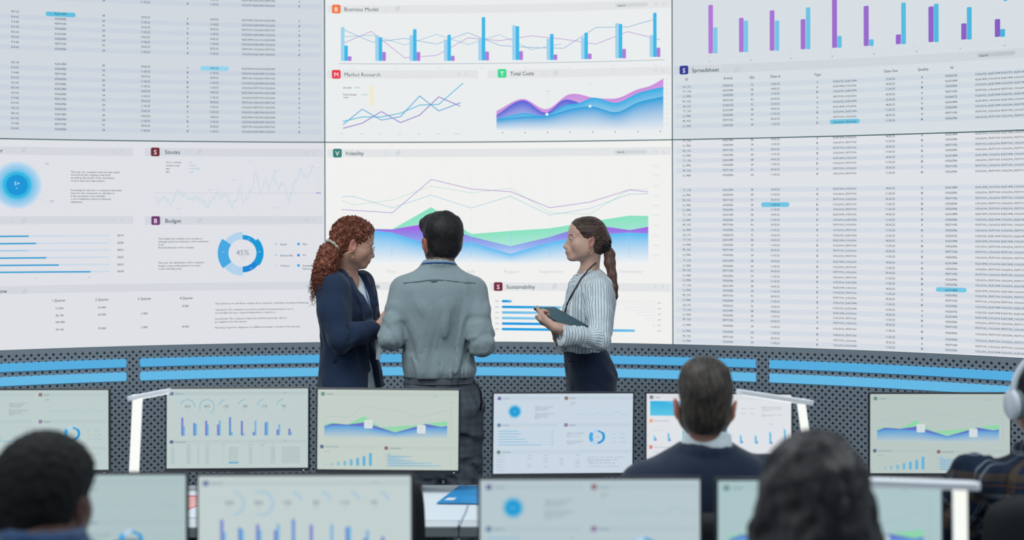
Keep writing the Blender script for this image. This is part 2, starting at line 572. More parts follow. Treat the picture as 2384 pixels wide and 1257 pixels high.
def badge(c, x, y, letter, col, r=10.2):
    c.rrect(x - r, y - r, x + r, y + r, 3.6, col, 3)
    c.text(x, y + 0.5, letter, 10.5, (250, 240, 248), 4, align='c')
def icons_l(c, x, y, bgc):
    g = mix(bgc, (170, 180, 195), 0.22)
    c.disc(x, y, 6, g, 3, r0=4.6, a0=60, a1=360)
    c.rrect(x + 20, y - 4, x + 28, y + 6, 1, g, 3); c.rrect(x + 24, y - 7, x + 32, y + 3, 1, g, 4)
def icons_r(c, x, y, bgc):
    g = mix(bgc, (165, 175, 190), 0.28)
    c.disc(x, y, 3.8, g, 3, r0=2.2)
    c.line([(x + 13, y - 4), (x + 21, y + 4)], 1, g, 3); c.line([(x + 13, y + 4), (x + 21, y - 4)], 1, g, 4)
def title(sc, x0, x1, y, letter, col, text, bx, tx, wd, h=9.2, bar=None, ym=None, search=None, li=None, ri=None, bh=9.5):
    c = wc(); bar = bar or BAR_C
    yl = ym if ym is not None else y
    a0, b = wall_ab(x0, yl); a1, _ = wall_ab(x1, yl); k = abs(wall_ab(x0, yl + 1)[1] - b)
    c.lay = 1; c.grid_quad((a0, b - bh * k), (a1, b - bh * k), (a1, b + bh * k), (a0, b + bh * k), bar)
    if letter: badge(c, bx, y, letter, col)
    if text: c.text(tx, y + 0.3, text, h, DARK, 3, width=wd)
    if li: icons_l(c, li, y, bar)
    if ri: icons_r(c, ri[0], ri[1], bar)
    if search:
        sx, sy, sw = search
        c.rrect(sx, sy - 4.5, sx + sw, sy + 4.5, 4, mix(bar, (190, 198, 202), 0.45), 2)
        c.text(sx + 7, sy, 'Search', 4.6, (60, 80, 86), 3)
    return c.build('title_bar', sc)

# --- centre upper
sc = PANEL[('centre', 'upper')]; bgc = PCOL[('centre', 'upper')]
title(sc, 762, 1562, 21, 'B', (240, 122, 66), 'Business Model', 783, 802, 79, li=900, search=(1432, 13, 77), ri=(1528, 9), ym=21)
c = wc()
bars = [(798, 63, 106, 131, 142), (878, 82, 87, 121, 142), (958, 82, 68, 121, 142), (1038, 92, 81, 130, 142), (1118, 91, 40, 120, 141),
        (1197, 59, 61, 119, 140), (1277, 90, 79, 127, 140), (1357, 87, 76, 125, 138), (1437, 54, 56, 114, 136), (1517, 82, 30, 111, 133)]
for x, h1, h2, h3, b in bars:
    c.rrect(x - 4.3, h1, x + 4.3, b, 2, PALE, 3); c.rrect(x + 3.8, h2, x + 12, b, 2, SKY, 5); c.rrect(x + 12, h3, x + 20.5, b, 2, PUR, 4)
c.build('bar_chart', sc)
c = wc()
s_ = 830 / 2384.
def cz(pts): return [(750 + x * s_, y * s_) for x, y in pts]
c.line(cz([(145, 200), (340, 283), (552, 257), (765, 295), (975, 218), (1187, 304), (1400, 318), (1615, 323), (1830, 184), (2045, 180), (2210, 133)]), 1.3, (110, 170, 214), 1)
c.line(cz([(145, 246), (335, 236), (552, 300), (765, 230), (975, 298), (1187, 232), (1400, 332), (1600, 294)]), 1.2, (126, 186, 222), 2)
c.line(cz([(145, 288), (328, 210), (552, 387), (765, 371), (975, 253), (1187, 272), (1400, 240), (1615, 262), (1830, 295), (2045, 212), (2260, 266)]), 1.3, (180, 132, 212), 2)
c.line(cz([(110, 426), (2290, 400)]), 1.2, (150, 172, 186), 1)
for x, y in ((205, 459), (490, 460), (787, 458), (1070, 455), (1364, 453), (1652, 448), (1945, 441), (2232, 434)):
    c.text(750 + x * s_, y * s_, 'March', 2.6, (196, 202, 206), 1, align='c')
c.build('line_chart', sc)
title(sc, 762, 1113, 173, 'M', (232, 56, 74), 'Market Research', 783, 802, 84, ri=(1069, 173))
title(sc, 1135, 1562, 171, 'T', (58, 218, 146), 'Total Costs', 1169, 1188, 55, li=1268, ri=(1526, 164), ym=173)
c = wc()
c.line(cz([(140, 812), (268, 782), (396, 782), (524, 757), (652, 703), (780, 698), (943, 555)]), 2.2, (74, 188, 224), 2)
c.line(cz([(140, 833), (268, 730), (396, 803), (524, 780), (652, 642), (780, 742), (927, 686)]), 2.2, (88, 172, 222), 3)
c.line(cz([(140, 858), (268, 824), (396, 746), (524, 820), (652, 770), (780, 648), (924, 710)]), 2.2, (146, 132, 206), 4)
c.rect(860, 200, 871, 246, (240, 234, 206), 1)
c.text(799, 204, 'Growth', 4.4, INK, 1); c.text(825, 204, '5.69%', 3.8, (120, 180, 212), 1)
c.text(799, 220, 'Fund average', 4.2, INK, 1); c.text(799, 226.5, 'return', 3.8, INK, 1); c.text(841, 220.5, '50.039%', 3.6, (120, 190, 216), 1)
for k, t in enumerate(('March', 'April', 'May', 'June', 'July', 'August', 'September')):
    c.text(797 + 44.7 * k, 311, t, 3, (186, 194, 198), 1, align='c')
c.build('line_chart', sc)
c = wc()
x0, x1 = 1156, 1545
def smooth(pts, n=14):
    xs = np.array([p[0] for p in pts], float); ys = np.array([p[1] for p in pts], float)
    m = np.gradient(ys, xs); out = []
    for i in range(len(xs) - 1):
        h = xs[i + 1] - xs[i]
        for k in range(n):
            t = k / n
            out.append((xs[i] + h * t, (2 * t**3 - 3 * t**2 + 1) * ys[i] + (t**3 - 2 * t**2 + t) * h * m[i] + (-2 * t**3 + 3 * t**2) * ys[i + 1] + (t**3 - t**2) * h * m[i + 1]))
    out.append((xs[-1], ys[-1])); return out
c.area(smooth(cz([(1166, 742), (1345, 662), (1500, 730), (1650, 632), (1830, 655), (1980, 655), (2110, 598), (2200, 572), (2282, 525)])), 300, (204, 142, 220), (214, 214, 238), 1)
c.area(smooth(cz([(1166, 768), (1345, 672), (1500, 752), (1620, 668), (1725, 690), (1800, 720)])), 300, (82, 96, 214), (216, 222, 240), 2)
c.area(smooth(cz([(1166, 795), (1345, 756), (1500, 770), (1620, 706), (1720, 688), (1800, 655), (1975, 686), (2110, 624), (2282, 580)])), 303, (44, 174, 228), (228, 236, 240), 3, rows=8)
c.area(smooth(cz([(1166, 800), (1345, 780), (1500, 775), (1660, 730), (1800, 712), (1980, 748), (2100, 690), (2282, 645)])), 304, (26, 158, 220), (230, 236, 240), 4, rows=8)
c.disc(1273.5, 266, 3.4, (244, 248, 250), 6); c.disc(1373.8, 247.3, 3.2, (236, 244, 250), 6)
c.text(1275, 212.5, '5 902.6', 2.6, (120, 200, 226), 1, align='c'); c.text(1374, 194.5, '5 902.6', 2.4, (196, 206, 210), 1, align='c')
c.line([(1274, 217), (1274, 262)], 0.7, (216, 222, 226), 1)
for k in range(8): c.disc(1170 + 52.5 * k, 309 - k * 0.45, 1.6, (130, 150, 170), 1, n=10)
for k in range(10): c.line([(1549, 184 + 11.5 * k), (1556, 184 + 11.5 * k)], 1, (206, 212, 216), 1)
c.build('area_chart', sc)

# --- centre lower
sc = PANEL[('centre', 'lower')]
title(sc, 762, 1562, 356.5, 'V', (52, 128, 118), 'Volatility', 785.5, 804, 43, li=901, search=(1430, 354, 76), ri=(1528, 353), bh=9.5)
t_ = 830 / 2129.
def cv(pts): return [(750 + x * t_, 330 + y * t_) for x, y in pts]
c = wc()
for k in range(8): c.line([(820 + 92.2 * k, 400), (820 + 92.2 * k, 610)], 0.8, (230, 233, 234), 1)
for k in range(10): c.text(1527, 386 + 23.2 * k, '2 050,00', 2.8, (200, 206, 210), 1, align='c')
for k, y in enumerate((478, 478, 478)): pass
GREEN = (136, 226, 192); cvb = cv([(117, 600), (420, 600), (652, 600), (890, 640), (1125, 700), (1360, 640), (1600, 590), (1835, 610), (1948, 600)])
c.area(cv([(117, 512), (420, 522), (652, 390), (890, 551), (1125, 532), (1360, 517), (1600, 477), (1835, 441), (1948, 443)]), 610, GREEN, (206, 232, 240), 2)
c.area(cv([(117, 520), (420, 523), (652, 483), (890, 568), (1125, 627), (1360, 570), (1600, 495), (1835, 528), (1948, 507)]), 614, None, None, 3, rows=16, ramp=[(516, (184, 82, 222)), (532, (160, 104, 226)), (548, (142, 140, 230)), (575, (150, 180, 240)), (610, (226, 234, 244))])
c.area(cv([(117, 530), (180, 515), (420, 545), (652, 620), (890, 600), (1125, 670), (1360, 600), (1600, 560), (1835, 543), (1948, 550)]), 614, (82, 186, 240), (240, 242, 243), 4, rows=8)
c.line(cv([(652, 483), (890, 568), (1125, 627), (1360, 570), (1600, 495), (1835, 528)]), 1.0, (132, 124, 214), 5)
c.line(cv([(117, 530), (180, 515), (420, 545), (652, 620), (890, 600), (1125, 670), (1360, 600), (1600, 560), (1835, 543), (1948, 550)]), 0.9, (130, 196, 244), 5)
for k in range(8): c.line([(820 + 92.2 * k, 540), (820 + 92.2 * k, 600)], 0.8, (140, 196, 236), 6)
c.build('area_chart', sc)
c = wc()
c.line(cv([(117, 350), (185, 377), (420, 348), (652, 265), (890, 305), (1125, 278), (1360, 423), (1600, 432), (1835, 285), (1948, 283)]), 1.1, (172, 222, 200), 1)
c.line(cv([(117, 328), (185, 326), (420, 395), (652, 318), (890, 396), (1125, 325), (1360, 438), (1600, 398), (1835, 313), (1948, 311)]), 1.2, (150, 200, 222), 2)
c.line(cv([(117, 405), (420, 424), (652, 225), (890, 282), (1125, 298), (1360, 394), (1600, 360), (1835, 287), (1948, 300)]), 1.5, (176, 142, 210), 3)
c.build('line_chart', sc)
c = wc()
for x, t, w in ((819, 'April', 20), (911.5, 'May', 22), (1005, 'June', 22), (1097.5, 'July', 19), (1190, 'August', 36), (1283.5, 'September', 56), (1378, 'October', 40), (1469.5, 'November', 54)):
    c.text(x, 631.5, t, 8, (206, 213, 220), 1, width=w, align='c')
c.build('axis_labels', sc)
title(sc, 762, 1120, 666.5, 'I', (44, 84, 138), 'Internal Growth', 785.5, 804, 80, li=912)
title(sc, 1141, 1562, 667, 'S', (118, 44, 64), 'Sustainability', 1160, 1179, 67, li=1265, ri=(1525, 667), ym=667)
c = wc()
ys = (701, 714.3, 727.2, 740.3, 753, 766); ws = (1193, 1308, 1290, 1330, 1400, 1479)
cs = ((24, 150, 214), (24, 154, 220), (110, 186, 232), (120, 196, 232), (22, 150, 222), (24, 158, 226)); ce = ((170, 212, 232), (132, 198, 226), (160, 206, 236), (190, 220, 240), (120, 196, 232), (120, 194, 228))
for y, w, ca, cb in zip(ys, ws, cs, ce):
    n = max(3, int((w - 1170) / 8))
    c.disc(1171, y, 2.9, ca, 2, a0=180, a1=360, n=16); c.disc(w - 3, y + (w - 1170) * 0.012, 2.9, cb, 2, a0=0, a1=180, n=16)
    for k in range(n):
        xa = 1171 + (w - 1174) * k / n; xb = 1171 + (w - 1174) * (k + 1) / n
        c.line([(xa, y + (xa - 1170) * 0.012), (xb, y + (xb - 1170) * 0.012)], 5.8, mix(ca, cb, (k / n) ** 2), 2)
    c.text(1153, y, '2019', 3.2, (90, 120, 130), 1, width=8); c.text(1531, y + 4, '2019', 3.0, (90, 130, 130), 1, width=8)
for k, xl in enumerate((1435, 1455, 1485, 1505, 1519)):
    y = 704.5 + 13.2 * k
    c.line([(1524, y - 3.4), (xl, y - 3.4), (xl, y + 3.4), (1524, y + 3.4), (1524, y - 3.4)], 0.7, (214, 220, 226), 1)
c.build('bar_chart', sc)
c = wc()
for k in range(8):
    x = 800 + 40 * k; h = 8 + 3.2 * k + 0.9 * k * k
    c.rrect(x - 8, 782 - h, x + 8, 782, 5, (70, 170, 222), 2)
c.build('column_chart', sc)

# --- tables
CODE = {'G': ('GH_572', 'FGS56725', '72', '12.03.23', 'A'), 'T': ('TY_724', 'KLK51894', '38', '14.03.23', 'A'),
        'L': ('LS_4986', 'IOD62906', '24', '11.03.23', 'B'), 'P': ('PR_925', 'PDF71930', '91', '05.03.23', 'A')}
NEXT = {'G': 'T', 'T': 'L', 'L': 'P', 'P': 'L'}
TX = (26, 58, 68)
def band_rows(c, zs, a0, a1, col, h):
    for i, z in enumerate(zs):
        if i % 2 == 0 and not (z - h - 0.006 < SEAM_Z < z + h + 0.006):
            c.lay = 1; c.grid_quad((a0, z - h), (a1, z - h), (a1, z + h), (a0, z + h), col)
def table_right(sc, rows, header_y=None, hl=None, bgc=None):
    c = wc(); kz = []
    zs = [wall_ab(1600, y)[1] for _, y in rows]
    band_rows(c, zs, C_B + 0.02, C_B + PW, mix(bgc, (184, 200, 222), 0.24), 0.0145)
    c.build('row_bands', sc)
    cols = (1599, 1695, 1751, 1805, 1903, 1967, 2073, 2147, 2215, 2330)
    c = wc()
    for ci, x in enumerate(cols):
        for ri, (kd, y) in enumerate(rows):
            z = zs[ri]
            # photo row of this height at this column
            yy = y
            for _ in range(4):
                zz = wall_ab(x, yy)[1]; d = wall_ab(x, yy + 1)[1] - zz
                yy += (z - zz) / d
            code = CODE[kd]; nx = NEXT[kd]
            if kd == 'L' and ri % 4 == 2: nx = 'T'
            body = (code[0], code[1], code[2], code[3], code[4], code[1] + '_' + CODE[nx][1], code[3], code[4], code[1],
                    (code[1] + '_' + CODE[nx][1] + ' ') * 2)[ci]
            wd = (19, 24, 6, 20, 4, 54, 21, 4.6, 27, 118)[ci]
            if hl and hl == (ci, ri):
                hw = (0, 0, 0, 33, 0, 35, 0, 0, 36, 0)[ci]
                c.rrect(x - hw, yy - 5.4, x + hw, yy + 5.4, 5, (112, 196, 226), 2)
            c.text(x, yy, body.strip(), 4.7 if ci < 6 else 5.0, TX if ci else (60, 88, 98), 3, width=wd, align='c')
    c.build('data_table', sc)
    if header_y:
        c = wc()
        for x, y, t, w in ((1599, 184.5, 'ID', 6), (1695, 181.5, 'Article', 21), (1751, 179.5, 'Qty', 12), (1805.5, 177.5, 'Date In', 23), (1903.5, 173.5, 'Type', 15.5),
                           (2074.5, 165, 'Date Out', 31), (2149.5, 161, 'Quality', 25), (2217, 157, 'Nr', 8)):
            c.text(x, y, t, 6.2, INK, 2, width=w, align='c')
        c.build('table_header', sc)
sc = PANEL[('right', 'upper')]; bgc = PCOL[('right', 'upper')]
c = wc()
g_ = 824 / 2384.
PB = [(259, 34, 361, 292, 185), (465, 121, 352, 498, 139), (672, 71, 343, 707, 139), (880, 130, 333, 916, 51), (1092, -60, 323, 1127, 243),
      (1305, 41, 311, 1341, 266), (1521, 233, 299, 1558, 19), (1741, 45, 285, 1778, 27), (1962, 159, 268, 2000, 49), (2188, 130, 250, 2224, 197)]
for i, (x, yt, yb, x2, yt2) in enumerate(PB):
    w = 31 + i * 0.6
    c.rrect(1560 + x * g_, yt * g_, 1560 + (x + w) * g_, yb * g_, 2.5, mix((176, 122, 214), (134, 94, 196), i / 9), 3)
    c.rrect(1560 + x2 * g_, yt2 * g_, 1560 + (x2 + w - 3) * g_, yb * g_, 2.5, mix((128, 200, 232), (72, 180, 220), i / 9), 4)
c.build('bar_chart', sc)
c = wc()
for k in range(70):
    x = 1628 + 10.6 * k
    y = np.interp(x, [1628, 1650, 1747, 1843, 1938, 2035, 2134, 2235, 2340], [135, 134.5, 131, 126.5, 121, 116, 110, 103.5, 97])
    c.line([(x, y), (x, y - (7 if k % 9 == 2 else 2.5))], 0.8, (186, 196, 206), 1)
for k, (x, y) in enumerate(((1653, 143), (1748, 140), (1842, 136), (1938, 131), (2035, 126), (2134, 120), (2236, 113), (2339, 106))):
    c.text(x, y, str(10 * (k + 1)), 3.4, (120, 136, 150), 1, align='c')
c.disc(2341, -2, 5, (70, 186, 226), 2)
c.build('axis_scale', sc)
title(sc, 1570, 2400, 163.5, 'S', (50, 60, 148), 'Spreadsheet', 1592.5, 1611, 63, li=1690, ym=163.5, bar=(208, 214, 219), bh=10)
c = wc(); c.rrect(2275, 124, 2364, 134, 5, (190, 198, 204), 2); c.text(2281, 129.5, 'Search', 5.2, (56, 72, 80), 3); c.build('search_box', sc)
table_right(sc, list(zip('GTLPGTLPL', (202, 213, 224, 236, 247.5, 258.7, 270, 281.6, 293.5))), True, (5, 8), bgc)
sc = PANEL[('right', 'lower')]; bgc = PCOL[('right', 'lower')]
seq = list(zip('TLPLTLPL', (328, 339, 351, 362, 374, 385, 397, 408.5))) + \
      list(zip('TLPLLTLPLGTLPL', (442.6, 454, 466, 477.5, 488.5, 500, 512, 523, 535, 547, 558, 569.5, 581, 593))) + \
      list(zip('TLPLLTLPLGTLPL', (606, 618, 629, 641, 652, 664, 675, 686.5, 698, 710, 721, 732, 743, 756))) + list(zip('LPL', (770, 782, 793)))
table_right(sc, seq, None, (3, 11), bgc)
c = wc(); c.rrect(2179, 668.5, 2251, 679, 5, (116, 198, 226), 2); c.build('cell_highlight', sc)

sc = PANEL[('left', 'upper')]; bgc = PCOL[('left', 'upper')]
LC = {'T': ('855-43', 'KLK51894', '38', '14.03.23', 'A'), 'L': ('814-42', 'IOD62906', '24', '11.03.23', 'B'),
      'P': ('914-86', 'PDF71930', '91', '05.03.23', 'A'), 'G': ('972-22', 'FGS56725', '72', '12.03.23', 'A')}
rows = [('L', -38), ('P', -26.5), ('L', -15), ('P', -4)]
rows = [('L', -16), ('P', -4)] if False else [('L', -27), ('P', -15.5), ('L', -4)]
rows += list(zip('TLPLTLPL', (32, 44, 55.5, 67, 79, 90.5, 102, 114))) + list(zip('TLPLLTLPLGTLPL', (149, 160.5, 172, 184, 195.5, 207, 219, 230.5, 242, 254, 266, 277.5, 289, 300.6)))
zs = [wall_ab(141, y)[1] for _, y in rows]
c = wc(); band_rows(c, zs, C_A - PW, C_A - 0.02, mix(bgc, (184, 200, 222), 0.24), 0.0145); c.build('row_bands', sc)
c = wc()
for ci, x in enumerate((35, 141, 241, 339, 437, 499, 602, 697)):
    for ri, (kd, y) in enumerate(rows):
        yy = y
        for _ in range(4):
            zz = wall_ab(x, yy)[1]; d = wall_ab(x, yy + 1)[1] - zz; yy += (zs[ri] - zz) / d
        cd = LC[kd]; nx = {'T': 'L', 'L': ('P' if ri % 2 else 'T'), 'P': 'L', 'G': 'T'}[kd]
        body = (cd[0], cd[1], cd[2], cd[3], cd[4], cd[3], f'{cd[1]} {LC[nx][1]} {cd[1]}', cd[4])[ci]
        if (ci, ri) == (1, 3): c.rrect(x - 35, yy - 5.2, x + 35, yy + 5.2, 5, (96, 190, 222), 2)
        if (ci, ri) == (5, 11): c.rrect(x - 33, yy - 5.2, x + 34, yy + 5.2, 5, (150, 212, 238), 2)
        c.text(x, yy, body, 4.8, TX if ci else (84, 98, 110), 3, width=(18, 26, 6, 20, 3.6, 19, 77, 3.4)[ci], align='c')
c.build('data_table', sc)

# --- left lower
sc = PANEL[('left', 'lower')]; bgc = PCOL[('left', 'lower')]; LB = (212, 215, 222)
title(sc, -60, 309, 349, None, None, 'Turnover', 0, -41, 48, li=29, ri=(266, 353), bar=LB, ym=349)
title(sc, 337, 752, 353.5, 'S', (112, 46, 54), 'Stocks', 361.5, 384, 35, li=438, ri=(714, 356), bar=LB)
title(sc, -60, 310, 513, None, None, None, 0, 0, 0, li=30, ri=(266, 514), bar=LB)
title(sc, 337, 752, 513.5, 'B', (108, 58, 112), 'Budget', 362.5, 385, 37, li=439, ri=(714, 513), bar=LB)
title(sc, -60, 752, 678, None, None, 'Cash Flow', 0, -38, 55, li=32, bar=LB, ym=677, ri=(716, 667))
c = wc()
for i, (r, col) in enumerate(((58, (196, 218, 238)), (52, (170, 208, 236)), (46, (150, 202, 234)), (40, (120, 196, 234)), (34, (60, 186, 226)), (29, (48, 178, 222)), (25, (26, 150, 216)))):
    c.disc(39.5, 431, r, col, 1 + i, n=64)
c.text(39.5, 427, '5+', 8.5, (200, 236, 248), 9, align='c'); c.text(39.5, 438, 'K', 4, (170, 220, 244), 9, align='c')
c.text(110, 381, '3K', 6, (176, 182, 194), 1, align='c'); c.text(121, 468, '4K', 6, (176, 182, 194), 1, align='c')
c.line([(88, 398), (102, 388)], 0.8, (200, 206, 216), 1); c.line([(90, 462), (112, 470)], 0.8, (200, 206, 216), 1)
c.build('circle_chart', sc)
def para(x, y0, lines, pitch, h, sc_=None, wmax=None, col=TX, cc=None):
    own = cc is None
    if own: cc = wc()
    for i, t in enumerate(lines):
        if t: cc.text(x, y0 + i * pitch, t, h, col, 2, width=len(t) * wmax)
    if own: cc.build('paragraph', sc_)
para(165, 400, ['This year, the company\u2019s turnover was mainly', 'formed from the company\u2019s own funds,', 'as well as the profit of the enterprise,', 'reserve funds and depreciation.'], 6.8, 4.3, sc, 2.6)
para(165, 442.5, ['Increasing the turnover is certainly an important', 'issue for the enterprise; to calculate it,', 'it was necessary to pre-calculate', 'a set of indicators based on financial', 'statements.'], 6.8, 4.3, sc, 2.45)
l_ = 760 / 1911.
def cl(pts): return [(x * l_, 320 + y * l_) for x, y in pts]
c = wc()
random.seed(7)
pts = []; keyx = [(910, 350), (922, 395), (960, 360), (1000, 385), (1045, 315), (1080, 350), (1115, 365), (1150, 345), (1215, 400), (1265, 325), (1330, 350), (1358, 412), (1390, 340), (1408, 278), (1425, 395), (1445, 360), (1470, 320), (1495, 190), (1510, 260), (1530, 322), (1555, 250), (1575, 325), (1608, 222), (1630, 322), (1655, 245), (1690, 380), (1715, 290), (1755, 190), (1790, 235), (1810, 200), (1835, 168), (1842, 210)]
x = 910
while x < 1843:
    base = np.interp(x, [k[0] for k in keyx], [k[1] for k in keyx])
    pts.append((x, base + random.uniform(-24, 24))); x += 5.2
c.line(cl([(903, 325), (1860, 325)]), 0.8, (190, 198, 216), 1)
c.line(cl(pts), 0.75, (158, 202, 226), 2)
c.line(cl([(1850, 325), (1878, 325)]), 2.2, (150, 130, 214), 3)
for k in range(9): c.line(cl([(1858, 146 + 30 * k), (1874 - 4 * (k > 5), 146 + 30 * k)]), 1.0, (204, 208, 216), 1)
for (x, y) in ((1463, 142), (1617, 198), (1373, 247), (1226, 308), (1620, 412), (1047, 416)): c.text(x * l_, 320 + y * l_, '7000,00', 2.4, (160, 200, 224), 1, align='c')
c.line(cl([(1490, 150), (1497, 190)]), 0.6, (196, 208, 224), 1); c.line(cl([(1405, 252), (1408, 275)]), 0.6, (196, 208, 224), 1)
c.build('line_chart', sc)
c = wc()
for i, (a, b) in enumerate((('Price to earnings', '18'), ('Dividend Yield', '5450,00'), ('Beta', '20 050,00,00'), ('EPS', '20,00'))):
    c.text(387, 377.5 + 7.6 * i, a, 3.6, TX, 1); c.text(441, 377.5 + 7.6 * i, b, 3.2, (140, 184, 214), 1)
c.build('legend', sc)
c = wc()
for i, (y, xe, hi) in enumerate(((549, 67, 1), (566, 84, 1), (582.5, 64, 0), (599.5, 108, 1), (616.5, 137, 1), (632.5, 211, 1))):
    c.line([(-60, y + 2), (255, y - 0.8)], 4.2, (204, 217, 232), 1)
    c.line([(-60, y + 2), (xe, y + (255 - xe) * 0.004)], 3.8, (46, 158, 212) if hi else (164, 204, 230), 2)
    c.text(273, y - 1, str(2019 + i), 4.8, TX, 2, width=14.5)
c.text(85, 647, '20k', 3, (170, 176, 190), 1, align='c'); c.text(208, 645.5, '40k', 3, (170, 176, 190), 1, align='c')
c.build('bar_chart', sc)
para(369, 555.5, ['This budget also includes such concepts as', 'Strategic goals and objectives of the enterprise', 'Model', 'Financial structure of the company'], 6.9, 4.2, sc, 2.45)
para(369, 611.5, ['This year, the distribution of the company\u2019s', 'budget is supposedly planned to be spent', 'on the following needs'], 7.1, 4.2, sc, 2.45)
def donut(c, x, y, k, big=True):
    B1, B2, B3 = (24, 152, 214), (70, 168, 226), (178, 210, 236)
    c.disc(x, y, 43 * k, B1, 2, r0=32 * k, a0=0, a1=50); c.disc(x, y, 49 * k, B1, 3, r0=32 * k, a0=46, a1=128, n=60)
    c.disc(x, y, 46 * k, (26, 134, 212), 4, r0=32 * k, a0=128, a1=180); c.disc(x, y, 54 * k, B3, 2, r0=33 * k, a0=180, a1=232)
    c.disc(x, y, 58 * k, B2, 3, r0=33 * k, a0=232, a1=306, n=60); c.disc(x, y, 50 * k, B3, 4, r0=33 * k, a0=306, a1=360)
c = wc()
donut(c, 565, 589, 1.0)
c.text(565, 587.5, '45%', 13, (150, 162, 178), 2, align='c')
c.text(566, 598, 'spent by all', 2.8, (190, 196, 206), 2, align='c'); c.text(566, 603, 'services', 2.8, (190, 196, 206), 2, align='c')
for x, y in ((579, 556), (604, 586), (584, 624), (545, 625), (520, 586), (546, 554)): c.text(x, y, 'xx%', 2.4, (196, 224, 242), 6, align='c')
c.build('ring_chart', sc)
c = wc()
for i, (a, b) in enumerate((('Social', 'Mail'), ('Search Ads', 'TV'), ('Website', 'Content'))):
    y = (568, 594, 618)[i]
    c.disc(643, y, 3, (178, 208, 234) if i < 2 else (206, 218, 234), 1, n=16); c.text(652.5, y + 0.5, a, 4.6, TX, 1)
    c.disc(695, y, 3.2, (50, 158, 220) if i != 1 else (30, 130, 206), 1, n=16); c.text(704.5, y + 0.3, b, 4.6, TX, 1)
c.text(704.5, 625.5, 'Marketing', 4.4, TX, 1)
c.build('legend', sc)
c = wc()
for x, y, t in ((137, 699, '1 Quarter'), (237.5, 697, '2 Quarter'), (336.5, 695, '3 Quarter'), (434, 693.5, '4 Quarter')): c.text(x, y, t, 6, INK, 1, width=31, align='c')
for x, y, t in ((138.5, 717.5, '12 000'), (139, 734.2, '82 100'), (140, 749.5, '140 000'), (139, 767, '94 100'), (237.5, 715.5, '10 000'), (237.5, 732, '60 000'), (237.5, 764.2, '70 000'),
                (336, 729.5, '2 000'), (336, 761.5, '2 000'), (432, 712.2, '8 000'), (432, 760, '8 000')):
    c.text(x, y, t, 4.8, TX, 1, align='c', width=3.1 * len(t) - 0.5)
c.build('data_table', sc)
c = wc()
for y, t, w in ((706.6, 'This statement of cash flows contains three categories: operating, investing and financing.', 220), (721, 'Operations: The company\u2019s net income as well as its internal assets rose to', 184),
                (728.2, 'record highs this year, outperforming market competitors', 141), (742, 'Investments: The company\u2019s long-term and fixed assets also did not', 168),
                (749, 'go negative in the last quarter.', 75), (762.5, 'Financing: long-term obligations are fulfilled according to the plan of the last year', 200)):
    c.text(501, y, t, 4.0, TX, 1, width=w)
c.build('paragraph', sc)
# ---------------------------------------------------------------- desks
DESK_Z = 0.70
TOP_M = mat('desk_white', (206, 211, 216), 0.35, noise=0.02, nscale=4)
EDGE_M = mat('desk_edge_grey', (124, 134, 138), 0.5)
LEG_M = mat('desk_leg', (120, 128, 134), 0.4, metal=0.3)
BLACK = mat('black_plastic', (24, 26, 30), 0.45, bump=0.1)
BEZEL = mat('bezel_dark', (34, 36, 44), 0.35)
SHELL = mat('monitor_shell', (60, 68, 80), 0.4)
STAND = mat('monitor_stand', (92, 98, 106), 0.35, metal=0.6)
def desk(x0, x1, y0, y1, label, group):
    e = empty('desk', ((x0 + x1) / 2, (y0 + y1) / 2, 0))
    tag(e, label, 'desk', group)
    xm, ym = (x0 + x1) / 2, (y0 + y1) / 2; w, d = (x1 - x0) / 2 - 0.0015, (y1 - y0) / 2
    MB().box((xm, ym + 0.004, DESK_Z - 0.018), (w, d - 0.004, 0.018), bev=0.003).build('tabletop', TOP_M, e)
    MB().box((xm, y0 + 0.003, DESK_Z - 0.019), (w, 0.006, 0.0175), bev=0.002).build('edge_band', EDGE_M, e)
    for s in (-1, 1):
        b = MB()
        b.box((xm + s * (w - 0.09), ym, 0.345), (0.035, 0.03, 0.315), bev=0.004)
        b.box((xm + s * (w - 0.09), ym, 0.02), (0.035, d - 0.05, 0.02), bev=0.004)
        b.box((xm + s * (w - 0.09), ym, DESK_Z - 0.05), (0.03, d - 0.08, 0.013))
        b.build('leg', LEG_M, e)
    MB().box((xm, y1 - 0.03, 0.50), (w - 0.1, 0.008, 0.14)).build('modesty_panel', mat('modesty_panel', (60, 68, 76), 0.6), e)
JX = PZ(1068, 1225, DESK_Z)[0]
FAR0, FAR1 = PZ(1068, 1225, DESK_Z)[1], PZ(1068, 1131, DESK_Z)[1] + 0.02
NEAR0, NEAR1 = 2.98, 3.72
desk(JX - 3.2, JX - 1.6, FAR0, FAR1, 'white desk in the row before the wall, behind the leftmost lamp', 'desks of the row nearest the wall')
desk(JX - 1.6, JX, FAR0, FAR1, 'white desk in the row before the wall, carrying the sheet with the red chart', 'desks of the row nearest the wall')
desk(JX, JX + 1.6, FAR0, FAR1, 'white desk in the row before the wall, carrying the blue folder', 'desks of the row nearest the wall')
desk(JX + 1.6, JX + 3.2, FAR0, FAR1, 'white desk in the row before the wall, used by the plaid-shirted person', 'desks of the row nearest the wall')
for k, lb in enumerate(('white desk in the nearest row under the monitor beside the dark round head', 'white desk in the nearest row under the monitor with the blue glowing circle', 'white desk in the nearest row under the lamp in front of the plaid shirt')):
    desk(-2.35 + 1.6 * k, -0.75 + 1.6 * k, NEAR0, NEAR1, lb, 'desks of the nearest row')

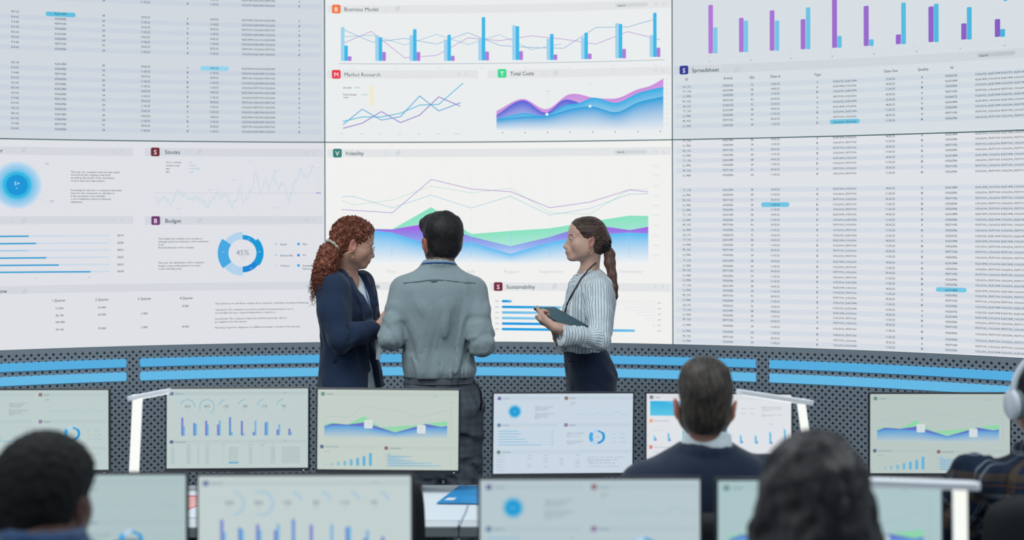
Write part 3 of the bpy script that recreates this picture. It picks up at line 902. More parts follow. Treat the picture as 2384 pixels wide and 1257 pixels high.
# ---------------------------------------------------------------- dashboards shown on the monitors (drawn on a 330 x 186 raster)
TXM = (96, 122, 128)
def dots(c, x, y, w, h=1.6, col=TXM, lay=2):
    """a word too small to read: strokes of a tiny word"""
    n = max(2, int(w / 3.2))
    words = ('Sales of the year', 'Growth per quarter', 'Report and plan', 'Income', 'Assets')
    c.text(x, y, words[int(w * 7 + y) % 5][:max(4, n + 2)], h, col, lay, width=w)
def mbadge(c, x, y, col, letter, title=None, w=24):
    c.rrect(x - 3.8, y - 3.8, x + 3.8, y + 3.8, 1.2, col, 3)
    c.text(x, y, letter, 4.2, (222, 224, 226), 4, align='c')
    if title: c.text(x + 8, y, title, 3.2, TXM, 2, width=w)
def dash_stats(c, bgc, s, alt=False):
    c.rect(3, 7, 327, 15, mix(bgc, (150, 168, 178), 0.18), 1)
    mbadge(c, 11.5, 11, (50, 66, 140), 'S', 'Statistics', 18); c.text(272, 9.8, 'Search', 2, TXM, 2); c.build('title_bar', s)
    for i, (x, t, a0, a1) in enumerate(((48.3, '20%', -72, 96), (93.6, '40%', -122, 152), (138.5, '12%', -78, -8), (183.3, '8%', -74, -4), (228.2, '11%', -78, -8), (273.5, '9%', -74, -4))):
        if alt:
            a0, a1 = ((8, 172), (-28, 205), (14, 76), (14, 80), (16, 76), (16, 78))[i]; c.disc(x + 4, 42, 20, mix((150, 192, 216), bgc, 0.3), 1, r0=16.5, a0=a0, a1=a1)
        else: c.disc(x, 42, 17.6, (92, 172, 208), 1, r0=16.2, a0=a0, a1=a1)
        c.text(x, 41, t, 6, (104, 122, 134), 2, align='c'); c.text(x, 49.5, 'Sales', 1.6, TXM, 2, align='c')
    c.build('gauge_row', s)
    tp = (482, 547, 520, 567, 478, 525, 662, 545, 632, 622); tl = (585, 560, 568, 517, 655, 675, 522, 537, 567, 668)
    for i, (a, b) in enumerate(zip(tp, tl)):
        x = 36.3 + 27.8 * i
        c.rrect(x - 2.4, a / 5.2375 - 24.8, x + 2.4, 109.8, 1, (112, 124, 200) if i % 3 != 1 else (96, 140, 206), 2)
        c.rrect(x + 2.0, b / 5.2375 - 24.8, x + 6.2, 109.8, 1, (112, 176, 216), 3)
    c.build('bar_chart', s)
    c.rect(3, 120, 327, 128, mix(bgc, (150, 168, 178), 0.15), 1)
    mbadge(c, 11.5, 124.2, (44, 50, 110), 'S', 'Spreadsheet', 25); c.text(272, 122.5, 'Search', 2, TXM, 2)
    xs = (14, 51, 73.5, 94.5, 132.5, 156, 195.5, 223.5, 248, 290); ws = (8, 10, 3, 9, 1.4, 21, 8, 1.4, 10, 43)
    for x, t in zip(xs, ('ID', 'Article', 'Qty', 'Date In', 'Type', '', 'Date Out', 'Quality', 'Nr', '')):
        if t: c.text(x, 131.8, t, 2.2, TXM, 2, align='c')
    c.rrect(144, 171.6, 168, 175.4, 1.5, (96, 176, 216), 2)
    for r in range(9):
        k = CODE['GTLPGTLPL'[r]]
        for x, w, t in zip(xs, ws, (k[0], k[1], k[2], k[3], k[4], k[1] + '_' + k[1], k[3], k[4], k[1], k[1] + '_' + k[1] + ' ' + k[1] + '_' + k[1])):
            c.text(x, 138.5 + 4.38 * r, t, 1.9, TXM, 3, width=w, align='c')
    c.build('data_table', s)
def dash_vol(c, bgc, s):
    q = lambda pts: [(x / 3.334 - 19.5, y / 3.334 - 26.4) for x, y in pts]
    c.rect(3, 6, 327, 14, mix(bgc, (150, 168, 178), 0.10), 1)
    mbadge(c, 12, 10.2, (52, 118, 92), 'V', 'Volatility', 17); c.text(272, 14, 'Search', 2, TXM, 2); c.build('title_bar', s)
    c.area(q([(118, 358), (185, 345), (300, 358), (428, 292), (560, 380), (690, 371), (830, 360), (960, 342), (1078, 330)]), 110, mix((130, 216, 160), bgc, 0.12), mix((170, 220, 190), bgc, 0.3), 2)
    c.area(q([(118, 374), (180, 352), (300, 360), (430, 341), (670, 418), (910, 350), (1030, 372), (1078, 365)]), 104, (104, 96, 196), (100, 158, 220), 3, rows=6)
    c.area(q([(118, 380), (180, 366), (300, 366), (430, 372), (670, 422), (910, 374), (1030, 377), (1078, 377)]), 112, (82, 158, 216), mix((180, 206, 220), bgc, 0.7), 4, rows=8)
    for (x, y) in ((119.2, 80), (243.2, 91)):
        c.rrect(x - 10, y - 10, x + 10, y + 10, 3, mix((222, 230, 234), bgc, 0.3), 6); c.text(x, y - 2, '20%', 2.2, (160, 176, 190), 7, align='c')
    c.line(q([(118, 292), (300, 306), (430, 210), (560, 236), (690, 246), (820, 292), (900, 292), (1050, 246), (1078, 248)]), 0.7, (164, 180, 190), 2)
    for i in range(9): c.text(313, 30 + 9 * i, '2000', 1.3, TXM, 2, align='c')
    c.build('area_chart', s)
    c.rect(3, 129, 145, 137, mix(bgc, (150, 168, 178), 0.08), 1); c.rect(154, 131, 327, 139, mix(bgc, (150, 168, 178), 0.10), 1)
    mbadge(c, 10.5, 133.2, (46, 74, 122), 'I', 'Internal Growth', 31); mbadge(c, 161.4, 135.6, (112, 40, 62), 'S', 'Sustainability', 27)
    dots(c, 15, 144, 15)
    for i, t in enumerate((662, 655, 648, 640, 628, 617, 602, 577)):
        x = 19.5 + 15 * i; c.rrect(x - 3.4, t / 3.334 - 26.4, x + 3.4, 177.5, 3, mix(bgc, (98, 176, 216), min(1, 0.2 + 0.16 * i)), 2)
    c.build('column_chart', s)
    for i, (y, xe) in enumerate(((588, 640), (604, 800), (621, 735), (638, 825), (656, 960), (675, 1035))):
        yy = y / 3.334 - 26.4; n = 6; xa = 164; xb = xe / 3.334 - 19.5
        for k in range(n):
            c.line([(xa + (xb - xa) * k / n, yy + 0.002 * k), (xa + (xb - xa) * (k + 1) / n, yy)], 2.3, mix((104, 172, 216), bgc, (k / n) ** 2 * 0.8), 2)
        c.text(158, yy, '20', 1.5, TXM, 2); c.text(311, yy, '20', 1.5, TXM, 2)
    c.build('bar_chart', s)
def dash_turn(c, bgc, s):
    for (x, y, col, l, t, w, x1) in ((13, 10.5, (86, 60, 136), 'T', 'Turnover', 16, 155), (171, 10.5, (126, 56, 56), 'S', 'Stocks', 13, 325), (12.6, 73.2, (50, 96, 140), 'E', 'Expenses', 16, 150),
                                 (170.6, 73.2, (112, 62, 132), 'B', 'Budget', 15, 325), (12.2, 136, (52, 104, 84), 'C', 'Cash Flow', 20, 325)):
        c.rect(x - 6, y - 4, x1, y + 4, mix(bgc, (150, 168, 186), 0.12), 1); mbadge(c, x, y, col, l, t, w)
    c.build('title_bar', s)
    for i, (r, a) in enumerate(((18, 0.10), (16, 0.22), (14.5, 0.4), (12.8, 0.65), (11, 1.0))): c.disc(49.4, 41.4, r, mix(bgc, (34, 156, 212), a), 1 + i)
    c.text(49.4, 41.4, '5+', 3.4, (150, 214, 236), 7, align='c'); c.build('circle_chart', s)
    for i in range(4): dots(c, 97, 29.8 + 2.9 * i, (44, 36, 32, 28)[i])
    for i in range(5): dots(c, 97, 46 + 2.9 * i, (46, 38, 28, 32, 12)[i])
    for i in range(4): dots(c, 173, 91 + 2.9 * i, (43, 38, 8, 32)[i])
    for i in range(3): dots(c, 173, 111 + 2.9 * i, (40, 36, 22)[i])
    for i in range(5): dots(c, 223, 149.5 + (0, 5.4, 8, 13, 21)[i], (88, 72, 54, 66, 78)[i])
    for i in range(3): dots(c, 182, 20.5 + 3 * i, (12, 10, 4)[i])
    c.build('paragraph', s)
    random.seed(3); pts = [(190 + 1.5 * k, 49 - 9 * max(0, math.sin(k * 0.21)) * (k / 85) + random.uniform(-3, 3)) for k in range(88)]
    c.line(pts, 0.5, mix(bgc, (130, 170, 200), 0.5), 1); c.build('line_chart', s)
    for y, xe in ((87, 59), (93.3, 66), (99.9, 56), (105.9, 74), (112.5, 83), (119.1, 113)):
        c.line([(11, y), (134, y)], 1.6, mix(bgc, (150, 180, 205), 0.16), 1); c.line([(11, y), (xe, y)], 1.7, mix(bgc, (90, 172, 212), 0.7), 2); c.text(136, y, '2024', 1.9, TXM, 2)
    c.build('bar_chart', s)
    donut(c, 246.5, 101.4, 0.36); c.text(246.5, 101.4, '45%', 4, (160, 176, 190), 6, align='c'); c.build('ring_chart', s)
    for i in range(3):
        dots(c, 283, 94 + 10 * i, 6); c.disc(299, 94 + 10 * i, 1, (90, 150, 200), 2, n=8); dots(c, 304, 94 + 10 * i, 5 + 3 * i)
    c.build('legend', s)
    for r, y in enumerate((144.3, 152, 158.2, 164.5, 170.8, 178)):
        dots(c, 8.5, y, 18)
        if r < 5:
            for q, x in enumerate((80, 118, 156, 194)):
                if (r * 3 + q) % 4 != 2: c.text(x, y - 0.3 * q, '12 000', 2, TXM, 2, width=9)
    c.build('data_table', s)
def dash_model(c, bgc, s):
    c.rect(4, 3, 326, 12, mix(bgc, (150, 168, 178), 0.10), 1); mbadge(c, 11.2, 8, (52, 60, 104), 'Q', 'Quality', 12)
    mbadge(c, 10.5, 61.6, (236, 146, 76), 'B', 'Business Model', 32); mbadge(c, 9.8, 122, (222, 84, 72), 'M', 'Market Research', 34); c.build('title_bar', s)
    c.area([(8, 16.4), (60, 16.4), (120, 17.5), (190, 17)], 50, (52, 176, 222), (92, 196, 228), 2); 
    for k in range(5):
        c.line([(46 + 6 * k, 19 + 2.2 * k), (120, 19 + 2.2 * k)], 0.8, (140, 210, 236), 3)
    c.build('area_chart', s)
    for i in range(2): 
        for j in range(2): dots(c, 216 + 20 * j, 31.5 + 12 * i, 12)
    for i in range(4): dots(c, 263, 28 + 2.8 * i, (45, 46, 44, 20)[i])
    for i in range(2): dots(c, 263, 45.5 + 2.8 * i, (46, 26)[i])
    c.text(280, 67.5, 'Search', 2.2, TXM, 2); c.build('paragraph', s)
    for i, (x, t) in enumerate(((17.5, 545), (50, 528), (84, 512), (116, 530), (149, 420), (182, 480), (215, 538), (249, 540), (282, 516), (315, 495))):
        yb = (592 + 1.7 * i) / 2.876 - 95.6 - 2.2
        c.rrect(x - 2.6, t / 2.876 - 95.6, x + 0.4, yb, 1, mix((140, 204, 232), bgc, 0.2 if i else 0.6), 2); c.rrect(x - 0.4, t / 2.876 - 92.6, x + 2.6, yb, 1, (92, 178, 218), 3); c.rrect(x + 2.4, yb - 6, x + 5.4, yb, 1, (140, 130, 206), 3)
    c.line([(12, 86), (40, 82)], 0.6, mix(bgc, (130, 170, 200), 0.5), 1)
    c.build('bar_chart', s)
    c.line([(20, 146), (45, 140), (70, 150), (110, 134)], 1.2, (120, 190, 224), 1); dots(c, 16, 133, 10); c.build('line_chart', s)

# ---------------------------------------------------------------- monitors
def monitor(xl, xr, ytop, yaw, roll, dash, bgc, label, group, near=False):
    w, h = 0.530, 0.300
    yaw = math.radians(yaw)
    d = w * math.cos(yaw) * F / (xr - xl)
    top = P((xl + xr) / 2, ytop, d)
    R = Rz(yaw) @ Ry(roll)
    c = top - np.array([0, 0, h / 2])
    e = empty('computer_monitor', (c[0], c[1] + 0.09, DESK_Z))
    tag(e, label, 'monitor', group)
    # local frame: x right, y away from the viewer, z up, origin at the screen centre
    def L(p): return c + R @ np.array(p, float)
    b = MB(); f_ = 0.0065
    b.box(L((0, 0.008, -0.004)), (w / 2 + f_, 0.0065, h / 2 + f_ + 0.004), R, bev=0.003); b.build('bezel', BEZEL, e)
    b = MB(); b.box(L((0, 0.026, 0.0)), (w / 2 - 0.02, 0.012, h / 2 - 0.02), R, bev=0.008); b.box(L((0, 0.042, -0.03)), (0.10, 0.012, 0.08), R, bev=0.01)
    b.build('back_cover', SHELL, e)
    me = mesh_np('screen', [L((-w / 2, -0.0005, -h / 2)), L((w / 2, -0.0005, -h / 2)), L((w / 2, -0.0005, h / 2)), L((-w / 2, -0.0005, h / 2)),
                            L((-w / 2, 0.003, -h / 2)), L((w / 2, 0.003, -h / 2)), L((w / 2, 0.003, h / 2)), L((-w / 2, 0.003, h / 2))],
                 [(0, 1, 2, 3), (4, 7, 6, 5), (0, 4, 5, 1), (1, 5, 6, 2), (2, 6, 7, 3), (3, 7, 4, 0)], smooth=False)
    s = link('screen', me, emit_mat('monitor_light_%d_%d_%d' % bgc, bgc, 1.0, True, 0.3), e)
    b = MB(); zb = DESK_Z + 0.012
    b.box((c[0], c[1] + 0.075, (zb + c[2] - 0.02) / 2), (0.028, 0.010, (c[2] - 0.02 - zb) / 2), Rz(yaw), bev=0.004)
    b.build('neck', STAND, e)
    MB().prism(rrect(0.12, 0.085, 0.03), (c[0], c[1] + 0.07, DESK_Z + 0.0065), Rz(yaw)[:, 0], Rz(yaw)[:, 1], (0, 0, 1), 0.006).build('base', STAND, e)
    if not near:
        MB().box(L((w / 2 - 0.016, -0.0005 + 0.0012, -h / 2 - 0.0095)), (0.0012, 0.0008, 0.0008), R).build('power_light', emit_mat('white_led', (230, 240, 255), 3.0, False), e)
    def surf(a, b_, off):
        return c + np.outer(a, R[:, 0]) + np.outer(b_, R[:, 2]) - np.outer(np.full(len(a), off * 0.5), R[:, 1])
    cv_ = Canvas(surf, lambda x, y: ((x / 330.0 - 0.5) * w, (0.5 - y / 186.0) * h))
    dash(cv_, bgc, s)
    return e, c
GF, GN = 'monitors of the row nearest the wall', 'monitors of the nearest row'
monitor(-75, 252, 908.5, 0, 0.0, dash_turn, (188, 204, 202), 'far-row monitor cut by the left edge, above the dark round head', GF)
monitor(390, 715.5, 904.8, 3, 0.005, dash_stats, (190, 205, 204), 'far-row monitor showing percentage gauges over purple bars, right of the leftmost lamp', GF)
monitor(739, 1067, 907.8, 0, 0.0105, dash_vol, (194, 206, 198), 'far-row monitor with the green and blue area chart, below the grey-shirted person', GF)
monitor(1149, 1474, 916.4, 6, 0.013, dash_turn, (200, 214, 226), 'far-row bluish monitor with a glowing blue dot, below the woman with the tablet', GF)
monitor(1506, 1840, 917.8, -3, 0.004, dash_model, (222, 226, 230), 'far-row monitor partly hidden by the head of the suited man', GF)
monitor(2026, 2351, 917.5, 0, 0.003, dash_vol, (184, 198, 194), 'far-row monitor with the green and blue area chart, beside the person in headphones', GF)
monitor(-62, 432, 1106, 0, 0, dash_turn, (174, 194, 196), 'nearest-row monitor partly hidden by the dark round head', GN, True)
monitor(462, 956, 1108, 0, 0, lambda c, b, s: dash_stats(c, b, s, True), (194, 207, 207), 'nearest-row monitor with faint gauges, to the left of the blue folder', GN, True)
monitor(1118, 1629, 1117, 0, 0, dash_turn, (182, 199, 205), 'nearest-row monitor with a blue dot, to the right of the blue folder', GN, True)
monitor(1672, 2191, 1119, 0, 0, dash_vol, (170, 196, 200), 'nearest-row monitor behind the dark wavy-haired head', GN, True)

# ---------------------------------------------------------------- desk lamps
WHITE_P = mat('lamp_white', (240, 243, 248), 0.4)
LAMP_GLOW = emit_mat('lamp_stem_light', (250, 252, 246), 1.0, True, 0.25)
LED = emit_mat('lamp_led', (255, 250, 240), 2.5, True)
def lamp(d, top, bot, tip, tail, sw, label):
    """top/bot/tip/tail photo pixels: stem top and a lower stem point, outer tip and hinge end of the head"""
    pt = P(*top, d); pb = P(*bot, d)
    dirn = pb - pt; pz = pt + dirn * ((DESK_Z + 0.02 - pt[2]) / dirn[2])
    e = empty('desk_lamp', (pz[0], pz[1], DESK_Z)); tag(e, label, 'lamp')
    ax = (pt - pz) / np.linalg.norm(pt - pz); ay = np.array([0, 1.0, 0]); az = np.cross(ax, ay)
    L_ = np.linalg.norm(pt - pz) / 2
    R = np.stack([az, ay, ax], 1)
    MB().box((pt + pz) / 2, (sw / 2, 0.006, L_), R, bev=0.004).build('stem', LAMP_GLOW, e)
    MB().box((pt + pz) / 2 + ay * 0.007, (sw / 2 + 0.001, 0.003, L_), R, bev=0.001).build('stem_back', WHITE_P, e)
    a = P(*tail, d); b = P(*tip, d)
    m = (a + b) / 2; l = np.linalg.norm(b - a) / 2; hx = (b - a) / (2 * l); hy = np.array([0, 1.0, 0]); hz = np.cross(hx, hy)
    if hz[2] < 0: hz = -hz
    MB().prism(rrect(l, 0.022, 0.021, 6), m, hx, hy, hz, 0.0075).build('lamp_head', WHITE_P, e)
    MB().prism(rrect(l * 0.72, 0.014, 0.012, 5), m + hx * l * 0.15 - hz * 0.0083, hx, hy, hz, 0.0008).build('led_panel', LED, e)
    MB().tube([pt + az * sw * 0.5, pt - az * sw * 0.5], 0.0085, 14).build('hinge', WHITE_P, e, smooth=False)
    MB().prism(rrect(0.075, 0.06, 0.03, 6), (pz[0], pz[1], DESK_Z + 0.0105), (1, 0, 0), (0, 1, 0), (0, 0, 1), 0.0095).build('base', WHITE_P, e)
lamp(5.15, (320, 924), (311.5, 1101), (398, 909), (297, 928), 0.034, 'white desk lamp with glowing stem, leftmost, between two monitors before the wall')
lamp(5.0, (1865, 934), (1879, 1032), (1714, 911), (1894, 938), 0.028, 'white desk lamp behind the dark wavy-haired head, its stem leaning')
lamp(3.32, (2236, 1131), (2237, 1257), (2018, 1122), (2281, 1131), 0.031, 'large white desk lamp in front of the plaid shirt')

# ---------------------------------------------------------------- papers on the desk
def sheet(name, quad, z, m, th=0.0012):
    pts = [PZ(x, y, z) for x, y in quad]
    b = MB(); b.add([p for p in pts] + [p + np.array([0, 0, th]) for p in pts], [(3, 2, 1, 0), (4, 5, 6, 7), (0, 1, 5, 4), (1, 2, 6, 5), (2, 3, 7, 6), (3, 0, 4, 7)])
    return b, np.mean(pts, 0)
PAPER = mat('paper', (214, 220, 226), 0.7)
b, c0 = sheet('p', [(985, 1149), (1160, 1149), (1150, 1212), (975, 1212)], DESK_Z + 0.0005, PAPER)
o = b.build('paper_sheet', PAPER); tag(o, 'white paper sheet lying under the blue folder on the desk', 'paper')
e = empty('folder', PZ(1080, 1155, DESK_Z + 0.003)); tag(e, 'blue folder with a small white tag, lying on the white desk', 'folder')
q = [(1016, 1171.5), (1069, 1130.5), (1185, 1132), (1150, 1173)]
b, _ = sheet('f', q, DESK_Z + 0.0062, None, 0.0012); b.build('cover', mat('folder_blue', (46, 150, 214), 0.3, noise=0.35, nscale=9), e)
b, _ = sheet('f', q, DESK_Z + 0.002, None, 0.0012); b.build('back_cover', mat('folder_green', (20, 110, 110), 0.5), e)
b, _ = sheet('f', [(1021, 1170.5), (1072, 1132.5), (1180, 1133), (1146, 1172)], DESK_Z + 0.0034, None, 0.0026); b.build('pages', PAPER, e)
b, _ = sheet('f', [(1034, 1164), (1044, 1158.5), (1063, 1158.5), (1056, 1164.3)], DESK_Z + 0.0076, None, 0.0003); b.build('white_tag', PAPER, e)
e = empty('paper_chart', PZ(440, 1170, DESK_Z + 0.001)); tag(e, 'printed chart with a red-outlined pink area lying on the desk', 'paper')
b, _ = sheet('f', [(380, 1144), (545, 1144), (530, 1205), (350, 1205)], DESK_Z + 0.001, None); b.build('sheet', PAPER, e)
b, _ = sheet('f', [(395, 1153), (500, 1153.5), (500, 1159), (400, 1205)], DESK_Z + 0.0024, None, 0.0002); b.build('red_outline', mat('ink_red', (206, 84, 76), 0.7), e)
b, _ = sheet('f', [(398, 1156), (498, 1156.5), (498, 1158.5), (402, 1201)], DESK_Z + 0.0028, None, 0.0002); b.build('pink_area', mat('ink_pink', (228, 170, 168), 0.7), e)
pts = [PZ(1089 - 20 * t + 1.2 * math.sin(5 * t), 1176 + 48 * t, DESK_Z + 0.0045) for t in np.linspace(0, 1, 14)] + [PZ(1068.5, 1225.5, DESK_Z + 0.001), PZ(1068, 1229, DESK_Z - 0.02) + np.array([0, -0.006, 0]), P(1068, 1262, FAR0 - 0.008)]
o = MB().tube(pts, 0.0032, 8).build('cable', mat('cable_grey', (184, 192, 206), 0.4), None, True); tag(o, 'thin pale cable crossing the white desk below the blue folder', 'cable')

# ---------------------------------------------------------------- office chairs
FABRIC = mat('chair_black', (22, 24, 28), 0.75, bump=0.3, bscale=300)
def chair(x, y, top, rz, label):
    e = empty('office_chair', (0, 0, 0)); tag(e, label, 'chair', 'black office chairs')
    # faces +y (towards the wall), seat centre above the origin
    V = []; nx, nz = 13, 12; z0, z1 = 0.56, top
    def bk(u, v, off):
        xx = (u * 0.225) * (1 - 0.10 * abs(v * 2 - 1) ** 3); rr = 0.06
        zz = z0 + (z1 - z0) * v
        cut = max(0, abs(u) - 0.7) / 0.3; vv = max(0, abs(v - 0.5) - 0.38) / 0.12
        k = min(1, (cut ** 2 + vv ** 2)); sh = 1 - 0.12 * cut * vv
        return (xx * sh, -0.235 - 0.05 * v + 0.055 * u * u + off * (1 - 0.75 * max(cut, vv) ** 3), (z0 + z1) / 2 + (zz - (z0 + z1) / 2) * sh)
    for off in (-0.028, 0.028):
        for j in range(nz):
            for i in range(nx): V.append(bk(-1 + 2 * i / (nx - 1), j / (nz - 1), off))
    n = nx * nz; Fc = []
    for j in range(nz - 1):
        for i in range(nx - 1):
            a = j * nx + i
            Fc.append((a, a + 1, a + nx + 1, a + nx)); Fc.append((n + a, n + a + nx, n + a + nx + 1, n + a + 1))
    for i in range(nx - 1):
        Fc.append((i, n + i, n + i + 1, i + 1)); a = (nz - 1) * nx + i; Fc.append((a, a + 1, n + a + 1, n + a))
    for j in range(nz - 1):
        a = j * nx; Fc.append((a, a + nx, n + a + nx, n + a)); a += nx - 1; Fc.append((a, n + a, n + a + nx, a + nx))
    MB().add(V, Fc).build('backrest', FABRIC, e, smooth=True, world_coords=False)
    MB().box((0, 0.02, 0.455), (0.235, 0.225, 0.035), bev=0.02).build('seat', FABRIC, e, smooth=False, world_coords=False)
    MB().tube([(0, 0.0, 0.40), (0, -0.2, 0.42), (0, -0.285, 0.50), (0, -0.285, 0.62)], 0.018, 8).build('back_support', BLACK, e, world_coords=False)
    MB().tube([(0, 0, 0.07), (0, 0, 0.42)], 0.024, 12).build('gas_column', BLACK, e, world_coords=False)
    b = MB()
    for k in range(5):
        q = 2 * math.pi * k / 5 + 0.3
        b.tube([(0, 0, 0.10), (0.29 * math.cos(q), 0.29 * math.sin(q), 0.065)], [0.024, 0.014], 8)
    b.build('star_base', BLACK, e, world_coords=False)
    for k in range(5):
        q = 2 * math.pi * k / 5 + 0.3
        MB().tube([(0.29 * math.cos(q) - 0.02 * math.sin(q), 0.29 * math.sin(q) + 0.02 * math.cos(q), 0.028), (0.29 * math.cos(q) + 0.02 * math.sin(q), 0.29 * math.sin(q) - 0.02 * math.cos(q), 0.028)], 0.027, 12).build('caster', BLACK, e, world_coords=False)
    e.location = (x, y, 0); e.rotation_euler = (0, 0, rz)
    return e
def px_x(x, d): return (x - CX) / F * d
chair(px_x(812, 4.3), 4.3 + 0.27, 0.965, 0.0, 'empty black office chair at the desk, left of the blue folder')
chair(px_x(1645, 4.2), 4.45, 0.87, 0.0, 'black office chair of the suited man')
chair(px_x(2482, 4.05), 4.31, 0.945, 0.0, 'black office chair of the person in headphones')
chair(px_x(90, 2.65), 2.93, 0.80, 0.0, 'black office chair under the person with the round dark head')
chair(px_x(1890, 2.65), 2.93, 0.80, 0.0, 'black office chair under the person with dark wavy hair')
# ---------------------------------------------------------------- sculpting: smooth implicit bodies turned into meshes
class Field:
    """a field on a rectilinear grid, negative inside; fine cells inside the given boxes"""
    def __init__(s, lo, hi, h, fine=(), hf=0.003):
        s.ax = []
        for k in range(3):
            iv = [(f[0][k], f[1][k]) for f in fine]
            out = []; x = lo[k]
            while x < hi[k]:
                out.append(x)
                x += hf if any(a - 1e-9 <= x < b for a, b in iv) else h
            out.append(x); s.ax.append(np.array(out, np.float32))
        s.shape = tuple(len(a) for a in s.ax)
        s.D = np.full(s.shape, 0.5, np.float32)
    def _sub(s, lo, hi, pad):
        sl = []
        for k in range(3):
            a = np.searchsorted(s.ax[k], lo[k] - pad); b = np.searchsorted(s.ax[k], hi[k] + pad)
            sl.append(slice(max(0, a - 2), min(len(s.ax[k]), b + 2)))
        sl = tuple(sl)
        if any(q.stop <= q.start for q in sl): return None, None
        return sl, np.meshgrid(*[s.ax[k][sl[k]] for k in range(3)], indexing='ij')
    def put(s, lo, hi, fn, k=0.0, mode='add'):
        sl, G = s._sub(lo, hi, k * 1.2 + 0.012)
        if sl is None: return s
        d = fn(*G).astype(np.float32); D = s.D[sl]
        if mode == 'sub': d = -d
        if mode == 'add':
            if k > 0:
                h = np.maximum(k - np.abs(D - d), 0) / k
                s.D[sl] = np.minimum(D, d) - h * h * k * 0.25
            else: s.D[sl] = np.minimum(D, d)
        else:
            if k > 0:
                h = np.maximum(k - np.abs(D - d), 0) / k
                s.D[sl] = np.maximum(D, d) + h * h * k * 0.25
            else: s.D[sl] = np.maximum(D, d)
        return s
    # --- primitives
    def cone(s, a, b, ra, rb, k=0.0, mode='add', flat=None):
        """tapered capsule; flat=(direction, factor) squashes the section along a direction"""
        a = np.array(a, float); b = np.array(b, float); ab = b - a; L2 = float(ab @ ab) + 1e-12
        r = max(ra, rb)
        if flat is not None:
            n = np.array(flat[0], float); n /= np.linalg.norm(n); q = flat[1]
            def fn(x, y, z):
                px, py, pz = x - a[0], y - a[1], z - a[2]
                t = np.clip((px * ab[0] + py * ab[1] + pz * ab[2]) / L2, 0, 1)
                dx, dy, dz = px - t * ab[0], py - t * ab[1], pz - t * ab[2]
                dn = dx * n[0] + dy * n[1] + dz * n[2]
                m = 1 / q - 1
                dx = dx + n[0] * dn * m; dy = dy + n[1] * dn * m; dz = dz + n[2] * dn * m
                return (np.sqrt(dx * dx + dy * dy + dz * dz) - (ra + (rb - ra) * t)) * (q if q < 1 else 1)
        else:
            def fn(x, y, z):
                px, py, pz = x - a[0], y - a[1], z - a[2]
                t = np.clip((px * ab[0] + py * ab[1] + pz * ab[2]) / L2, 0, 1)
                dx, dy, dz = px - t * ab[0], py - t * ab[1], pz - t * ab[2]
                return np.sqrt(dx * dx + dy * dy + dz * dz) - (ra + (rb - ra) * t)
        lo = np.minimum(a, b) - r; hi = np.maximum(a, b) + r
        return s.put(lo, hi, fn, k, mode)
    def chain(s, pts, k=0.02, mode='add', flat=None):
        for (a, ra), (b, rb) in zip(pts[:-1], pts[1:]): s.cone(a, b, ra, rb, k, mode, flat)
        return s
    def ell(s, c, r, R=None, k=0.0, mode='add'):
        c = np.array(c, float); r = np.array(r, float); R = np.eye(3) if R is None else np.array(R)
        def fn(x, y, z):
            px, py, pz = x - c[0], y - c[1], z - c[2]
            q = [(px * R[0, i] + py * R[1, i] + pz * R[2, i]) for i in range(3)]
            k0 = np.sqrt((q[0] / r[0]) ** 2 + (q[1] / r[1]) ** 2 + (q[2] / r[2]) ** 2)
            k1 = np.sqrt((q[0] / r[0] ** 2) ** 2 + (q[1] / r[1] ** 2) ** 2 + (q[2] / r[2] ** 2) ** 2)
            return k0 * (k0 - 1) / (k1 + 1e-6)
        m = np.abs(R) @ r
        return s.put(c - m, c + m, fn, k, mode)
    def loft(s, st, u, k=0.0, mode='add', n=2.3, cap=0.0):
        """vertical body: stations (z, cx, cy, half width, depth in front, depth behind); u = sideways axis, v = forward axis"""
        st = sorted(st); Z = np.array([q[0] for q in st]); A = np.array([q[1:] for q in st], float)
        u = np.array(u, float); u[2] = 0; u /= np.linalg.norm(u); v = np.array([-u[1], u[0], 0])
        zz = np.linspace(Z[0], Z[-1], 80); B = np.stack([np.interp(zz, Z, A[:, i]) for i in range(5)], 1)
        ker = np.array([1, 2, 3, 2, 1.0]); ker /= ker.sum()
        for _ in range(2):
            Bp = np.vstack([B[:1]] * 2 + [B] + [B[-1:]] * 2); B = sum(ker[j] * Bp[j:j + len(B)] for j in range(5))
        def fn(x, y, z):
            cx, cy, a, bf, bb = (np.interp(z[0, 0], zz, B[:, i])[None, None, :] for i in range(5))
            px, py = x - cx, y - cy
            du = px * u[0] + py * u[1]; dv = px * v[0] + py * v[1]
            b = np.where(dv > 0, bf, bb)
            rho = (np.abs(du / a) ** n + np.abs(dv / b) ** n) ** (1 / n)
            d = (rho - 1) * np.minimum(a, b)
            e = np.maximum(z - (Z[-1] - cap), (Z[0] + cap) - z)
            if cap > 0: return np.sqrt(np.maximum(d + cap, 0) ** 2 + np.maximum(e, 0) ** 2) - cap + np.minimum(np.maximum(d + cap, e), 0)
            return np.maximum(d, e)
        m = max(A[:, 2].max(), A[:, 3].max(), A[:, 4].max())
        lo = np.array([A[:, 0].min() - m, A[:, 1].min() - m, Z[0]]); hi = np.array([A[:, 0].max() + m, A[:, 1].max() + m, Z[-1]])
        return s.put(lo, hi, fn, k, mode)
    def plane(s, p, n, mode='sub', k=0.0, lo=None, hi=None):
        """removes (sub) or keeps (cut) what lies on the side n points to"""
        p = np.array(p, float); n = np.array(n, float); n /= np.linalg.norm(n)
        lo = np.array([a[0] for a in s.ax]) if lo is None else lo; hi = np.array([a[-1] for a in s.ax]) if hi is None else hi
        return s.put(lo, hi, lambda x, y, z: -((x - p[0]) * n[0] + (y - p[1]) * n[1] + (z - p[2]) * n[2]), k, mode)
